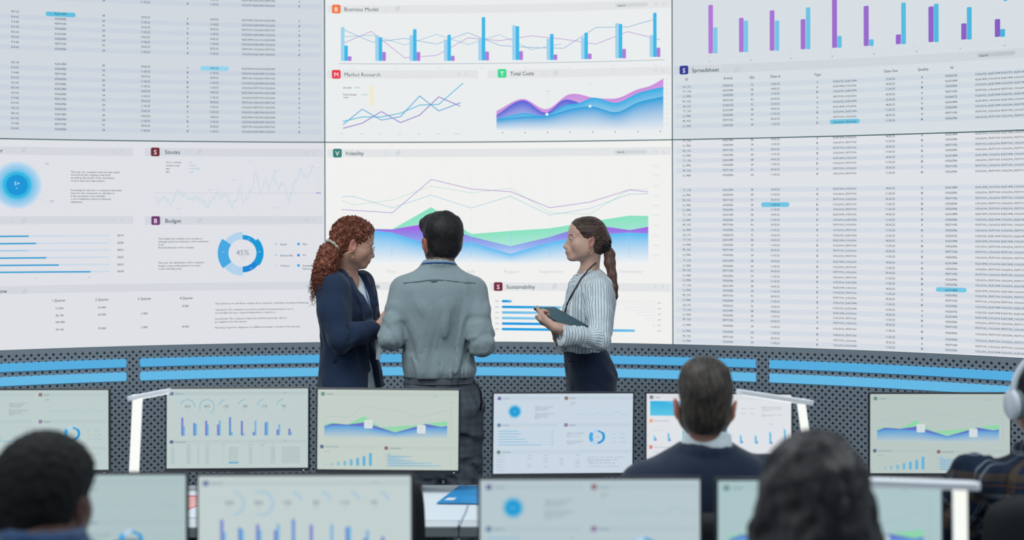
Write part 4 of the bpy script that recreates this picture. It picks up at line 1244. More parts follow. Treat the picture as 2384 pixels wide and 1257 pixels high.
    def warp(s, fn):
        G = np.meshgrid(*s.ax, indexing='ij'); s.D = s.D + fn(*G).astype(np.float32); return s
    def mesh(s, name, colfn=None, smooth_it=2, attrs=None):
        V, Q = nets(s.D, s.ax, smooth_it)
        cols = None
        if colfn is not None:
            cols = np.ones((len(V), 4), np.float32); cols[:, :3] = colfn(V)
        at = {k: f(V) for k, f in (attrs or {}).items()}
        return mesh_np(name, V, Q, True, cols, at)

def nets(D, ax, smooth_it=2):
    nx, ny, nz = D.shape
    S = D < 0
    c = S[:-1, :-1, :-1].astype(np.int8)
    for (i, j, k) in ((1, 0, 0), (0, 1, 0), (0, 0, 1), (1, 1, 0), (1, 0, 1), (0, 1, 1), (1, 1, 1)):
        c = c + S[i:nx - 1 + i, j:ny - 1 + j, k:nz - 1 + k]
    act = (c > 0) & (c < 8)
    I, J, K = np.nonzero(act); n = len(I)
    idx = np.full(act.shape, -1, np.int32); idx[I, J, K] = np.arange(n)
    P_ = np.zeros((n, 3), np.float64); cnt = np.zeros(n)
    co = [(0, 0, 0), (1, 0, 0), (0, 1, 0), (1, 1, 0), (0, 0, 1), (1, 0, 1), (0, 1, 1), (1, 1, 1)]
    val = [D[I + a, J + b, K + d] for a, b, d in co]
    for (p, q) in ((0, 1), (2, 3), (4, 5), (6, 7), (0, 2), (1, 3), (4, 6), (5, 7), (0, 4), (1, 5), (2, 6), (3, 7)):
        a, b = val[p], val[q]; m = (a < 0) != (b < 0)
        t = np.where(m, a / np.where(m, a - b, 1), 0)
        for k in range(3):
            P_[:, k] += np.where(m, co[p][k] + t * (co[q][k] - co[p][k]), 0)
        cnt += m
    P_ /= cnt[:, None]
    V = np.empty((n, 3), np.float64)
    for k, ii in enumerate((I, J, K)):
        a = ax[k].astype(np.float64); V[:, k] = a[ii] + P_[:, k] * (a[ii + 1] - a[ii])
    quads = []
    # x edges
    m = S[:-1, 1:-1, 1:-1] != S[1:, 1:-1, 1:-1]; i, j, k = np.nonzero(m); j += 1; k += 1
    f = S[i, j, k]; q = np.stack([idx[i, j - 1, k - 1], idx[i, j, k - 1], idx[i, j, k], idx[i, j - 1, k]], 1); q[~f] = q[~f][:, ::-1]; quads.append(q)
    m = S[1:-1, :-1, 1:-1] != S[1:-1, 1:, 1:-1]; i, j, k = np.nonzero(m); i += 1; k += 1
    f = S[i, j, k]; q = np.stack([idx[i - 1, j, k - 1], idx[i - 1, j, k], idx[i, j, k], idx[i, j, k - 1]], 1); q[~f] = q[~f][:, ::-1]; quads.append(q)
    m = S[1:-1, 1:-1, :-1] != S[1:-1, 1:-1, 1:]; i, j, k = np.nonzero(m); i += 1; j += 1
    f = S[i, j, k]; q = np.stack([idx[i - 1, j - 1, k], idx[i, j - 1, k], idx[i, j, k], idx[i - 1, j, k]], 1); q[~f] = q[~f][:, ::-1]; quads.append(q)
    Q = np.vstack(quads)
    for _ in range(smooth_it):
        acc = np.zeros_like(V); w = np.zeros(len(V))
        for a, b in ((0, 1), (1, 2), (2, 3), (3, 0)):
            for kk in range(3):
                acc[:, kk] += np.bincount(Q[:, a], V[Q[:, b], kk], len(V)) + np.bincount(Q[:, b], V[Q[:, a], kk], len(V))
            w += np.bincount(Q[:, a], minlength=len(V)) + np.bincount(Q[:, b], minlength=len(V))
        V = V * 0.5 + 0.5 * acc / np.maximum(w, 1)[:, None]
    return V, Q.astype(np.int32)

def onto(f, px, py, d0, d1, off=0.0):
    """where the view ray through a photo pixel first meets a field, moved off towards the viewer"""
    for dd in np.arange(d0, d1, 0.003):
        p = P(px, py, dd); ii = tuple(int(np.clip(np.searchsorted(f.ax[k], p[k]), 0, len(f.ax[k]) - 1)) for k in range(3))
        if f.D[ii] < 0: return P(px, py, dd - off)
    return P(px, py, (d0 + d1) / 2)

def wob(seed, scale, n=6, ani=(1, 1, 1)):
    """smooth folded noise in [-1, 1]"""
    r = np.random.RandomState(seed)
    W = r.normal(size=(n, 3)); W /= np.linalg.norm(W, axis=1)[:, None]; W = W * np.array(ani)[None] * (2 * math.pi / scale) * r.uniform(0.7, 1.5, (n, 1)); ph = r.uniform(0, 6.28, n)
    def fn(x, y, z):
        s = 0
        for i in range(n):
            s = s + np.sin(W[i, 0] * x + W[i, 1] * y + W[i, 2] * z + ph[i] + 0.8 * s)
        return s / (n ** 0.5 * 1.1)
    return fn

def frame(yaw, pitch=0.0, roll=0.0):
    """columns: right, forward, up. yaw 0 looks towards the wall (+y), +90 looks to -x; pitch>0 looks up"""
    return Rz(math.radians(yaw)) @ Rx(math.radians(pitch)) @ Ry(math.radians(roll))

SKULL = {}
def head_field(f, c, R, sc=1.0, fem=False, ears=True, kb=0.02):
    """adds a head; c = centre between the ears at eye level, R = frame. local x right, y forward, z up"""
    W = lambda p: np.array(c) + R @ (np.array(p, float) * sc)
    def E(p, r, k=0.012, mode='add', RR=None): f.ell(W(p), np.array(r) * sc, R if RR is None else R @ RR, k * sc, mode)
    def Cn(a, b, ra, rb, k=0.01, mode='add'): f.cone(W(a), W(b), ra * sc, rb * sc, k * sc, mode)
    jw = 0.052 if fem else 0.060
    E((0, -0.008, 0.032), (0.0745, 0.091, 0.082), 0.0)
    E((0, 0.046, 0.040), (0.060, 0.044, 0.052), 0.03)
    E((0, 0.036, -0.035), (0.056 if fem else 0.060, 0.054, 0.064), 0.03)
    for s_ in (-1, 1):
        Cn((s_ * jw, -0.002, -0.045), (s_ * 0.020, 0.074, -0.091), 0.016, 0.011, 0.030)
        E((s_ * 0.043, 0.058, -0.026), (0.021, 0.024, 0.024), 0.025)
        E((s_ * 0.042, 0.016, -0.034), (0.0265, 0.046, 0.048), 0.025)
        E((s_ * 0.031, 0.101, -0.001), (0.0145, 0.014, 0.0105), 0.012, 'sub')
        Cn((s_ * 0.014, 0.0895, 0.0175), (s_ * 0.046, 0.077, 0.0165), 0.0065, 0.005, 0.014)
        E((s_ * 0.031, 0.0815, -0.001), (0.0145, 0.0125, 0.0125), 0.003)
        E((s_ * 0.031, 0.0945, -0.002), (0.0125, 0.006, 0.0032), 0.003, 'sub')
        E((s_ * 0.0115, 0.098, -0.041), (0.0065, 0.0085, 0.006), 0.006)
    for s_ in (-1, 1): E((s_ * 0.010, 0.086, -0.022), (0.010, 0.015, 0.022), 0.010)
    Cn((0, 0.088, 0.006), (0, 0.113, -0.034), 0.0065, 0.0075, 0.012)
    E((0, 0.113, -0.0375), (0.0085, 0.0085, 0.007), 0.006)
    E((0, 0.092, -0.060), (0.026, 0.014, 0.022), 0.02)
    E((0, 0.1010, -0.0625), (0.019, 0.0085, 0.0042), 0.005)
    E((0, 0.0995, -0.0715), (0.017, 0.0085, 0.0052), 0.005)
    Cn((-0.02, 0.1035, -0.0668), (0.02, 0.1035, -0.0668), 0.0012, 0.0012, 0.003, 'sub')
    E((0, 0.083, -0.093), (0.016 if fem else 0.022, 0.0150, 0.013), 0.018)
    Cn((0, 0.058, -0.090), (0, -0.01, -0.078), 0.014, 0.028, 0.025)
    if ears:
        for s_ in (-1, 1):
            RR = Ry(s_ * math.radians(12)) @ Rz(-s_ * math.radians(24)) @ Rx(math.radians(12))
            E((s_ * (0.0810 if fem else 0.0845), -0.010, -0.014), (0.0080, 0.0185, 0.0320), 0.006, 'add', RR)
            E((s_ * (0.0885 if fem else 0.0925), -0.006, -0.010), (0.0055, 0.0095, 0.0180), 0.005, 'sub', RR)
            E((s_ * 0.0800, 0.000, -0.016), (0.004, 0.005, 0.006), 0.004, 'add', RR)
            E((s_ * 0.0770, -0.004, -0.040), (0.0055, 0.0075, 0.0080), 0.006)

def skin_cols(base, lip, c=None, R=None, sc=1.0, brow=None, beard=None, extra=None):
    base = np.array(lin(base)); lip = np.array(lin(lip))
    def fn(V):
        out = np.tile(base, (len(V), 1))
        if c is None: return out
        q = ((V - np.array(c)) @ R) / sc
        x, y, z = q[:, 0], q[:, 1], q[:, 2]
        w = np.clip(1.6 - ((x / 0.021) ** 2 + ((z + 0.067) / 0.0098) ** 2) * 1.6, 0, 1) * (y > 0.085)
        out += (lip - base) * w[:, None]
        blush = np.clip(1 - ((np.abs(x) - 0.045) / 0.028) ** 2 - ((z + 0.03) / 0.024) ** 2, 0, 1) * (y > 0.03) * 0.06
        out += (np.array(lin((214, 120, 104))) - out) * blush[:, None]
        earw = np.clip((np.abs(x) - 0.078) / 0.004, 0, 1) * (np.abs(z) < 0.06) * (y < 0.02)
        out += (lip - out) * (0.6 * earw)[:, None]
        if brow is not None:
            zb = 0.0205 + 0.004 * np.sin((np.abs(x) - 0.014) / 0.034 * 3.1)
            w = np.clip(1.7 - np.abs(z - zb) / 0.0026, 0, 1) * (np.abs(x) > 0.010) * (np.abs(x) < 0.050) * (y > 0.05)
            out += (np.array(lin(brow)) - out) * (w * 0.9)[:, None]
            # lash line round the lids
            w = np.clip(1.4 - np.abs(((np.abs(x) - 0.031) / 0.014) ** 2 + ((z + 0.0018) / 0.0042) ** 2 - 1) * 1.6, 0, 1) * (z > -0.003) * (y > 0.07)
            out += (np.array(lin(brow)) * 0.6 - out) * (w * 0.85)[:, None]
        if beard is not None:
            w = np.clip((-0.045 - z) / 0.02, 0, 1) * (y > -0.01) * (1 - np.clip(1.6 - ((x / 0.024) ** 2 + ((z + 0.067) / 0.010) ** 2) * 1.4, 0, 1)) * (z > -0.14)
            out += (np.array(lin(beard)) - out) * (w * 0.85)[:, None]
        if extra: out = extra(out, x, y, z)
        return out
    return fn

def skin_mat(name, rough=0.5):
    if name in MATS: return MATS[name]
    m = bpy.data.materials.new(name); m.use_nodes = True
    nt = m.node_tree; b = nt.nodes['Principled BSDF']
    a = nt.nodes.new('ShaderNodeAttribute'); a.attribute_name = 'col'
    nt.links.new(a.outputs['Color'], b.inputs['Base Color'])
    b.inputs['Roughness'].default_value = rough
    b.inputs['Subsurface Weight'].default_value = 0.12
    b.inputs['Subsurface Radius'].default_value = (0.6, 0.25, 0.12)
    b.inputs['Subsurface Scale'].default_value = 0.012
    MATS[name] = m
    return m

def eyes(c, R, sc, iris, parent, look=(0, 1, 0)):
    for s_ in (-1, 1):
        p = np.array(c) + R @ (np.array((s_ * 0.031, 0.0805, -0.0015)) * sc)
        d = R @ np.array(look, float); d /= np.linalg.norm(d)
        n, m = 20, 14; V = []; C = []
        a = np.cross(d, (0.1, 0.2, 1)); a /= np.linalg.norm(a); b = np.cross(d, a)
        for i in range(m + 1):
            th = math.pi * i / m
            for j in range(n):
                q = 2 * math.pi * j / n
                V.append(p + 0.0122 * sc * (math.cos(th) * d + math.sin(th) * (math.cos(q) * a + math.sin(q) * b)))
                col = (16, 14, 14) if th < 0.2 else iris if th < 0.5 else (222, 222, 222)
                C.append(lin(col) + [1])
        Fc = [(i * n + j, i * n + (j + 1) % n, (i + 1) * n + (j + 1) % n, (i + 1) * n + j) for i in range(m) for j in range(n)]
        me = mesh_np('eye', V, Fc, True, C)
        link('eye', me, skin_mat('eye_surface', 0.12), parent)

def hand(f, wrist, d, palm, side, sc=1.0, curl=(0.5, 0.5, 0.55, 0.6), thumb=0.5, spread=0.06, r0=1.0):
    """adds a hand: d = pointing direction, palm = direction the palm faces, side=+1 when the thumb lies along cross(d, palm)"""
    d = np.array(d, float); d /= np.linalg.norm(d); n = np.array(palm, float); n -= d * (n @ d); n /= np.linalg.norm(n)
    t = np.cross(d, n) * side; w = np.array(wrist, float)
    S = lambda a, b_, c_: w + (d * a + t * b_ + n * c_) * sc
    for q in (-0.026, -0.009, 0.009, 0.026):
        f.cone(S(0.012, q * 0.7, 0), S(0.082, q, 0.002), 0.0145 * sc, 0.0115 * sc, 0.012 * sc)
    f.cone(S(-0.03, 0, 0), S(0.02, 0, 0), 0.024 * sc, 0.024 * sc, 0.02 * sc, flat=(n, 0.8))
    f.ell(S(0.035, 0.022, 0.012), np.array((0.028, 0.017, 0.014)) * sc, np.stack([d, t, n], 1), 0.015 * sc)
    L = ((0.044, 0.026, 0.021), (0.048, 0.030, 0.022), (0.045, 0.028, 0.021), (0.035, 0.021, 0.018))
    for i, q in enumerate((0.029, 0.0095, -0.0095, -0.027)):
        p = S(0.083 - 0.004 * abs(i - 1), q, 0.0); ang = 0.0; r = (0.0088, 0.0090, 0.0086, 0.0076)[i] * sc * r0
        sd = spread * (1.5 - i)
        for j, l in enumerate(L[i]):
            ang += curl[i] * (0.9, 1.15, 0.8)[j]
            dd = d * math.cos(ang) + n * math.sin(ang) + t * sd * math.cos(ang); dd /= np.linalg.norm(dd)
            p2 = p + dd * l * sc
            f.cone(p, p2, r * (1 - 0.06 * j), r * (0.93 - 0.08 * j), 0.004 * sc if j else 0.008 * sc); p = p2
    if thumb is None: return S
    p = S(0.022, 0.026, 0.010); v = d * 0.72 + t * (0.72 - 0.5 * thumb) + n * (0.25 + 0.7 * thumb)
    for l, r, bend in ((0.042, 0.0125, 0.0), (0.032, 0.0102, 0.35), (0.027, 0.0092, 0.35)):
        v = v / np.linalg.norm(v); v = v + d * bend * 0.6 + n * bend * thumb; v /= np.linalg.norm(v)
        p2 = p + v * l * sc; f.cone(p, p2, r * sc, r * 0.9 * sc, 0.006 * sc); p = p2
    return S

def cloth_mat(name, color, rough=0.85, weave=0.25, scale=900.0, sheen=0.25, noise=0.10, nscale=30.0, spec=0.2):
    if name in MATS: return MATS[name]
    m = mat(name, color, rough, 0, spec, noise, nscale, weave, scale, sheen)
    return m
def torso_skin(f, st, u, k=0.03): f.loft(st, u, k)
# ---------------------------------------------------------------- people
DK = (28, 26, 30)
def V3(*a): return np.array(a, float)
def bounds(pts, pad):
    p = np.array(pts, float); return p.min(0) - pad, p.max(0) + pad
def hair_mat(name, c1, c2, rough=0.5, scale=1.0, ani=(60, 60, 6)):
    if name in MATS: return MATS[name]
    m = bpy.data.materials.new(name); m.use_nodes = True
    nt = m.node_tree; b = nt.nodes['Principled BSDF']; L = nt.links
    tc = nt.nodes.new('ShaderNodeTexCoord'); mp = nt.nodes.new('ShaderNodeMapping'); mp.inputs['Scale'].default_value = [a * scale for a in ani]
    L.new(tc.outputs['Object'], mp.inputs[0])
    n = nt.nodes.new('ShaderNodeTexNoise'); n.inputs['Scale'].default_value = 1.6; n.inputs['Detail'].default_value = 5; n.inputs['Distortion'].default_value = 0.6
    L.new(mp.outputs[0], n.inputs['Vector'])
    r = nt.nodes.new('ShaderNodeValToRGB'); r.color_ramp.elements[0].position = 0.35; r.color_ramp.elements[1].position = 0.68
    r.color_ramp.elements[0].color = lin(c1) + [1]; r.color_ramp.elements[1].color = lin(c2) + [1]
    L.new(n.outputs['Fac'], r.inputs[0]); L.new(r.outputs[0], b.inputs['Base Color'])
    b.inputs['Roughness'].default_value = rough; b.inputs['Specular IOR Level'].default_value = 0.35
    bp = nt.nodes.new('ShaderNodeBump'); bp.inputs['Strength'].default_value = 0.55; bp.inputs['Distance'].default_value = 0.004
    L.new(n.outputs['Fac'], bp.inputs['Height']); L.new(bp.outputs['Normal'], b.inputs['Normal'])
    MATS[name] = m
    return m

def hair_cap(f, c, R, sc, t=0.010, front=(0.072, 0.080), side=0.012, nape=-0.085, top=0.0, k=0.02):
    """close hair: a shell over the skull cut away from the face, ears and neck"""
    W = lambda p: np.array(c) + R @ (np.array(p, float) * sc)
    f.ell(W((0, -0.010, 0.034 + top / 2)), (V3(0.0745, 0.091, 0.082) + t + V3(0, 0, top / 2)) * sc, R)
    f.ell(W((0, -0.035, -0.020)), V3(0.066 + t * 0.8, 0.056 + t, 0.070) * sc, R, 0.02)
    f.ell(W((0, 0.040, 0.045)), (V3(0.060, 0.044, 0.052) + t * 0.8) * sc, R, 0.03)
    # face: remove in front of a line from the forehead to the ear, then below ear level
    f.plane(W((0, front[0], front[1])), R @ V3(0, 0.92, -0.40), k=0.006)
    f.plane(W((0, side, 0.0)), R @ V3(0, 0.80, -0.60), k=0.012)
    f.plane(W((0, 0, nape)), R @ V3(0, 0.25, -0.97), k=0.012)
    for s_ in (-1, 1):
        f.ell(W((s_ * 0.090, -0.008, -0.018)), V3(0.026, 0.023, 0.038) * sc, R, 0.006, 'sub')

def shoe(parent, p, yaw, col=(30, 30, 34)):
    R = frame(yaw); p = np.array(p, float)
    f = Field(p + V3(-0.2, -0.2, -0.01), p + V3(0.2, 0.2, 0.14), 0.008)
    W = lambda q: p + R @ np.array(q, float)
    f.cone(W((0, -0.05, 0.035)), W((0, 0.13, 0.028)), 0.036, 0.030, 0.01, flat=((0, 0, 1), 0.85)); f.cone(W((0, -0.04, 0.05)), W((0, -0.02, 0.10)), 0.034, 0.036, 0.02)
    f.plane(p + V3(0, 0, 0.002), (0, 0, -1))
    return link('shoe', f.mesh('shoe'), mat('shoe_leather_%d' % col[0], col, 0.35), parent)

def legs_skin(f, hips, knees, ankles, k=0.03):
    for h_, n_, a_ in zip(hips, knees, ankles):
        f.chain([(h_, 0.075), (n_, 0.050), (a_, 0.036)], k)
        d = V3(0, 0, -0.05); f.cone(a_, a_ + d, 0.034, 0.03, 0.02)

# ======================================================== woman with red curly hair
def person_redhead():
    d = 6.48
    hc = P(820.5, 564, 6.42); HR = frame(-72, -16, 3); hs = 0.955
    yaw = -112; R = frame(yaw); u = R[:, 0]; v = R[:, 1]
    def Z(y): return P(803, y, d)[2]
    def X(x, y=700, dd=d): return P(x, y, dd)[0]
    e = empty('person', (X(812), d, 0))
    tag(e, 'person with red curly ponytail and glasses in a navy blazer, looking down', 'person', 'people standing before the video wall')
    cy = d
    st = [(Z(626), X(806), cy, 0.055, 0.060, 0.062), (Z(640), X(804), cy, 0.105, 0.070, 0.080), (Z(655), X(803), cy, 0.165, 0.090, 0.095),
          (Z(690), X(803), cy, 0.178, 0.118, 0.105), (Z(725), X(804), cy, 0.165, 0.130, 0.105), (Z(765), X(806), cy, 0.150, 0.112, 0.098), (Z(800), X(810), cy, 0.145, 0.108, 0.098),
          (Z(850), X(815), cy, 0.168, 0.118, 0.118), (Z(905), X(818), cy, 0.182, 0.125, 0.132), (0.82, X(819), cy, 0.185, 0.125, 0.135)]
    thin = lambda t, zt=99, zb=-9: [(z, x, y, a - t, b - t, c - t) for z, x, y, a, b, c in st if zb < z < zt]
    shR = P(771, 664, 6.335); elR = P(792, 787, 6.27); wrR = P(876, 764, 6.345)
    shL = P(842, 664, 6.64); elL = P(862, 780, 6.60); wrL = P(905, 752, 6.48)
    hipc = V3(X(817), cy, 0.93)
    hips = [hipc + u * 0.085, hipc - u * 0.085]; kn = [h_ + v * 0.02 + V3(0, 0, -0.45) for h_ in hips]; an = [h_ - v * 0.01 + V3(0, 0, -0.82) for h_ in hips]
    # skin
    lo, hi = bounds([hc + 0.14, hc - 0.14, shR, shL, elR, wrR, wrL + V3(0.12, 0, 0), V3(hipc[0], cy, 0.04), V3(hipc[0] - 0.15, cy - 0.2, 0.1)], 0.07)
    hb = (hc - V3(0.16, 0.14, 0.18), hc + V3(0.16, 0.14, 0.14)); wb = bounds([wrR, wrR + V3(0.16, 0.05, 0.05), wrL], 0.06)
    f = Field(lo, hi, 0.011, [hb, wb], 0.003)
    f.loft(thin(0.035, Z(630)), u)
    head_field(f, hc, HR, hs, True)
    nb = V3(X(806), cy - 0.01, Z(648))
    f.cone(hc + HR @ V3(0, -0.028, -0.045), nb, 0.050, 0.056, 0.03)
    f.chain([(shR, 0.045), (elR, 0.036), (wrR, 0.024)]); f.chain([(shL, 0.045), (elL, 0.036), (wrL, 0.024)])
    hand(f, wrR, (0.9, 0.35, 0.22), (0.1, 0.75, 0.6), 1, 0.92, (0.4, 0.45, 0.5, 0.55), 0.4)
    hand(f, wrL, (0.9, -0.2, 0.15), (0, -0.5, 0.85), -1, 0.92, (0.4, 0.45, 0.5, 0.55), 0.4)
    legs_skin(f, hips, kn, an)
    body = link('body', f.mesh('body', skin_cols((208, 160, 138), (184, 106, 98), hc, HR, hs, (92, 54, 42))), skin_mat('skin'), e)
    eyes(hc, HR, hs, (86, 70, 50), e, (0.0, 0.9, -0.42))
    # shirt
    f = Field(*bounds([V3(X(803), cy, Z(640)), V3(X(812), cy, 0.93)], V3(0.24, 0.24, 0.03)), 0.006)
    f.loft(thin(0.020, Z(632), 0.90), u)
    f.cone(nb + v * 0.06 + V3(0, 0, 0.05), nb + v * 0.125 + V3(0, 0, -0.125) - u * 0.0, 0.052, 0.012, 0.01, 'sub')
    link('shirt', f.mesh('shirt'), cloth_mat('white_cotton', (226, 238, 244), 0.8), e)
    lany = [onto(f, x, y, 6.1, 6.8, 0.004) for x, y in ((842, 648), (848, 668), (854, 692), (860, 716), (864, 738), (867, 760))]
    # blazer
    f = Field(*bounds([shR, shL, elR, elL, wrR, wrL, V3(X(740), cy, Z(905)), V3(X(900), cy, Z(905))], 0.11), 0.0055)
    f.loft(thin(-0.004, Z(632), Z(909)), u, n=2.2)
    f.chain([(shR + V3(0.006, 0, -0.008), 0.072), ((shR * 0.5 + elR * 0.5) + V3(-0.008, 0, 0), 0.066), (elR + V3(0, 0, -0.004), 0.060)], 0.03)
    f.chain([(elR, 0.060), (elR * 0.5 + wrR * 0.5, 0.050), (wrR, 0.037)], 0.012)
    f.chain([(shL, 0.070), (elL, 0.058)], 0.03); f.chain([(elL, 0.054), (wrL, 0.038)], 0.012)
    # collar and lapels
    bk = V3(X(800), cy, Z(620)) - v * 0.035
    for s_ in (-1, 1):
        pts = [bk - v * 0.025 + V3(0, 0, 0.008), bk + u * s_ * 0.060 + v * 0.030 + V3(0, 0, -0.004), nb + u * s_ * 0.072 + v * 0.085 + V3(0, 0, -0.055), nb + u * s_ * 0.056 + v * 0.135 + V3(0, 0, -0.14), nb + u * s_ * 0.02 + v * 0.145 + V3(0, 0, -0.27)]
        f.chain([(p, r) for p, r in zip(pts, (0.014, 0.016, 0.020, 0.018, 0.010))], 0.012)
    # front opening: V, closed at the waist, opening again below
    f.cone(nb + v * 0.08 - u * 0.012 + V3(0, 0, 0.06), nb + v * 0.160 - u * 0.020 + V3(0, 0, -0.245), 0.070, 0.042, 0.006, 'sub')
    f.ell(nb + V3(0, 0, 0.02), (0.062, 0.062, 0.06), None, 0.01, 'sub')
    bt = V3(X(812), cy, Z(800)) + v * 0.12
    f.cone(bt + V3(0, 0, 0.08), bt + v * 0.02 + V3(0, 0, -0.30), 0.014, 0.07, 0.006, 'sub')
    f.cone(wrR + (wrR - elR) * 0.1, wrR + (wrR - elR) * 0.45, 0.026, 0.026, 0.002, 'sub')
    pw = (wrR - elR) / np.linalg.norm(wrR - elR); f.plane(wrR + pw * 0.018, pw, k=0.004, lo=wrR - 0.07, hi=wrR + V3(0.2, 0.12, 0.07))
    lap = [onto(f, x, y, 6.0, 6.75, -0.004) for x, y in ((789, 620), (803, 638), (822, 668), (840, 703), (853, 738))]
    f.chain([(p, r) for p, r in zip(lap, (0.010, 0.013, 0.014, 0.012, 0.006))], 0.004)
    lap2 = [onto(f, x, y, 6.0, 6.75, -0.003) for x, y in ((862, 652), (872, 690), (879, 735))]
    f.chain([(p, 0.009) for p in lap2], 0.004)
    w1 = wob(3, 0.16, 6, (1, 1, 0.6)); w2 = wob(5, 0.07, 5, (1, 1, 0.5))
    f.warp(lambda x, y, z: 0.0045 * w1(x, y, z) + 0.0016 * w2(x, y, z))
    # creases at the bend of the elbow
    for t, q in ((0.30, 0.014), (0.48, 0.010), (0.64, 0.008)):
        p = elR * (1 - t * 0.6) + wrR * t * 0.6 + V3(0, -0.055, 0.015 - 0.02 * t)
        f.cone(p + V3(-0.03, 0, 0.035), p + V3(0.012, 0, -0.03), 0.004, 0.003, 0.010, 'sub')
    bz = cloth_mat('navy_wool', (36, 52, 78), 0.85, 0.2, 900, 0.15, 0.12)
    link('blazer', f.mesh('blazer', smooth_it=1), bz, e)
    # pocket flap and lanyard with badge
    pk = P(800, 838, 6.335); MB().box(pk, (0.052, 0.004, 0.008), Rz(math.radians(22)), bev=0.003).build('pocket_flap', bz, e)
    b = MB()
    b.tube(lany, 0.0048, 8, flat=0.4)
    ln = b.build('lanyard', mat('lanyard_blue', (44, 92, 170), 0.5), e, True)
    bp = P(881, 822, 6.37); b = MB().box(bp, (0.012, 0.0015, 0.030), Rz(math.radians(-30)) @ Ry(0.08), bev=0.001); b.build('badge', mat('badge_white', (222, 230, 238), 0.3), ln)
    b = MB().box(P(879, 803, 6.372), (0.009, 0.001, 0.026), Rz(math.radians(-20)) @ Ry(-0.1)); b.build('shirt_tail', cloth_mat('white_cotton', (214, 228, 236)), e)
    # trousers and shoes
    f = Field(*bounds([hipc + V3(0, 0, 0.12), V3(hipc[0], cy, 0.1)], V3(0.24, 0.24, 0.05)), 0.011)
    f.loft([(0.78, hipc[0], cy, 0.165, 0.105, 0.115), (0.92, hipc[0], cy, 0.172, 0.108, 0.115), (1.06, X(812), cy, 0.145, 0.095, 0.09)], u)
    for h_, n_, a_ in zip(hips, kn, an): f.chain([(h_ + V3(0, 0, -0.06), 0.09), (n_, 0.072), (a_, 0.062)], 0.03)
    link('trousers', f.mesh('trousers'), cloth_mat('dark_trousers', (26, 28, 36)), e)
    for a_ in an: shoe(e, V3(a_[0], a_[1], 0.0), yaw)
    # glasses
    W = lambda q: hc + HR @ (np.array(q, float) * hs)
    gm = mat('gold_wire', (205, 190, 165), 0.25, 0.9)
    g = MB()
    for s_ in (-1, 1):
        ring = [W((s_ * 0.033 + 0.0215 * math.cos(q), 0.104 - 0.006 * abs(math.cos(q)), -0.010 + 0.0195 * math.sin(q))) for q in np.linspace(0, 2 * math.pi, 25)]
        g.tube(ring, 0.0011, 6, cap=False)
        g.tube([W((s_ * 0.0545, 0.099, -0.004)), W((s_ * 0.072, 0.085, -0.002)), W((s_ * 0.079, 0.03, -0.001)), W((s_ * 0.081, -0.012, 0.000)), W((s_ * 0.079, -0.024, -0.014))], 0.0011, 6)
    g.tube([W((-0.0125, 0.104, -0.006)), W((0, 0.1105, -0.003)), W((0.0125, 0.104, -0.006))], 0.0011, 6)
    gl = g.build('glasses', gm, e, True)
    for s_ in (-1, 1):
        b = MB(); o = [(0.0205 * math.cos(q), 0.0185 * math.sin(q)) for q in np.linspace(0, 2 * math.pi, 24, endpoint=False)]
        b.prism(o, W((s_ * 0.033, 0.1015, -0.010)), HR[:, 0] * hs, HR[:, 2] * hs, HR[:, 1], 0.0005)
        b.build('lens', mat('lens_glass', (235, 240, 240), 0.05, alpha=0.08), gl)
    # hoop earring (near ear)
    er = W((0.0885, -0.004, -0.055)); MB().tube([er + HR @ V3(0.002 * math.sin(q), 0.0125 * math.cos(q), 0.0135 * math.sin(q)) for q in np.linspace(0, 2 * math.pi, 20)], 0.0017, 8, cap=False).build('earring', mat('gold', (214, 176, 120), 0.2, 0.95), e, True)
    # hair: cap plus curls
    hm = hair_mat('red_hair', (78, 40, 30), (150, 88, 66), 0.55, 1.0, (40, 40, 40))
    tail = [P(780, 575, 6.36), P(766, 590, 6.34), P(758, 620, 6.33), P(748, 650, 6.33), P(743, 678, 6.34)]
    f = Field(*bounds([hc + 0.13, hc - 0.13] + tail, 0.09), 0.0032)
    hair_cap(f, hc, HR, hs, 0.006, (0.080, 0.076), 0.032, -0.070, 0.0)
    f.ell(W((0, -0.060, 0.0)), (0.055, 0.045, 0.06), HR, 0.03)
    ft = wob(11, 0.022, 8); ft2 = wob(12, 0.009, 6)
    f.chain([(p, r) for p, r in zip(tail, (0.026, 0.044, 0.050, 0.040, 0.020))], 0.02)
    f.ell(W((0.089, -0.004, -0.024)), V3(0.024, 0.020, 0.034) * hs, HR, 0.006, 'sub')
    f.warp(lambda x, y, z: 0.0052 * ft(x, y, z) + 0.0022 * ft2(x, y, z))
    hr = link('hair', f.mesh('hair', smooth_it=1), hm, e)
    rnd = random.Random(5); b = MB()
    def curl(p, dirv, ln, r, turns, th):
        dirv = dirv / np.linalg.norm(dirv); a = np.cross(dirv, (0.3, 0.5, 0.9)); a /= np.linalg.norm(a); c2 = np.cross(dirv, a); n = int(turns * 8); ph = rnd.uniform(0, 6.28)
        b.tube([p + dirv * ln * i / n + V3(0, 0, -0.25 * ln * (i / n) ** 2) + r * (0.6 + 0.4 * i / n) * (math.cos(ph + 6.283 * turns * i / n) * a + math.sin(ph + 6.283 * turns * i / n) * c2) for i in range(n + 1)], th, 4, cap=False)
    for i in range(330):
        t = rnd.random() ** 0.8 * 4; j = min(3, int(t)); q = t - j
        p = tail[j] * (1 - q) + tail[j + 1] * q; rad = np.interp(t, range(5), (0.026, 0.044, 0.050, 0.040, 0.020))
        w = V3(rnd.gauss(0, 1), rnd.gauss(-0.4, 1), rnd.gauss(-0.1, 0.5)); w /= np.linalg.norm(w)
        curl(p + w * rad * 0.9, w * 0.35 + V3(-0.1, 0, -1.0), rnd.uniform(0.03, 0.06), rnd.uniform(0.0035, 0.006), rnd.uniform(1.6, 3), 0.0009)
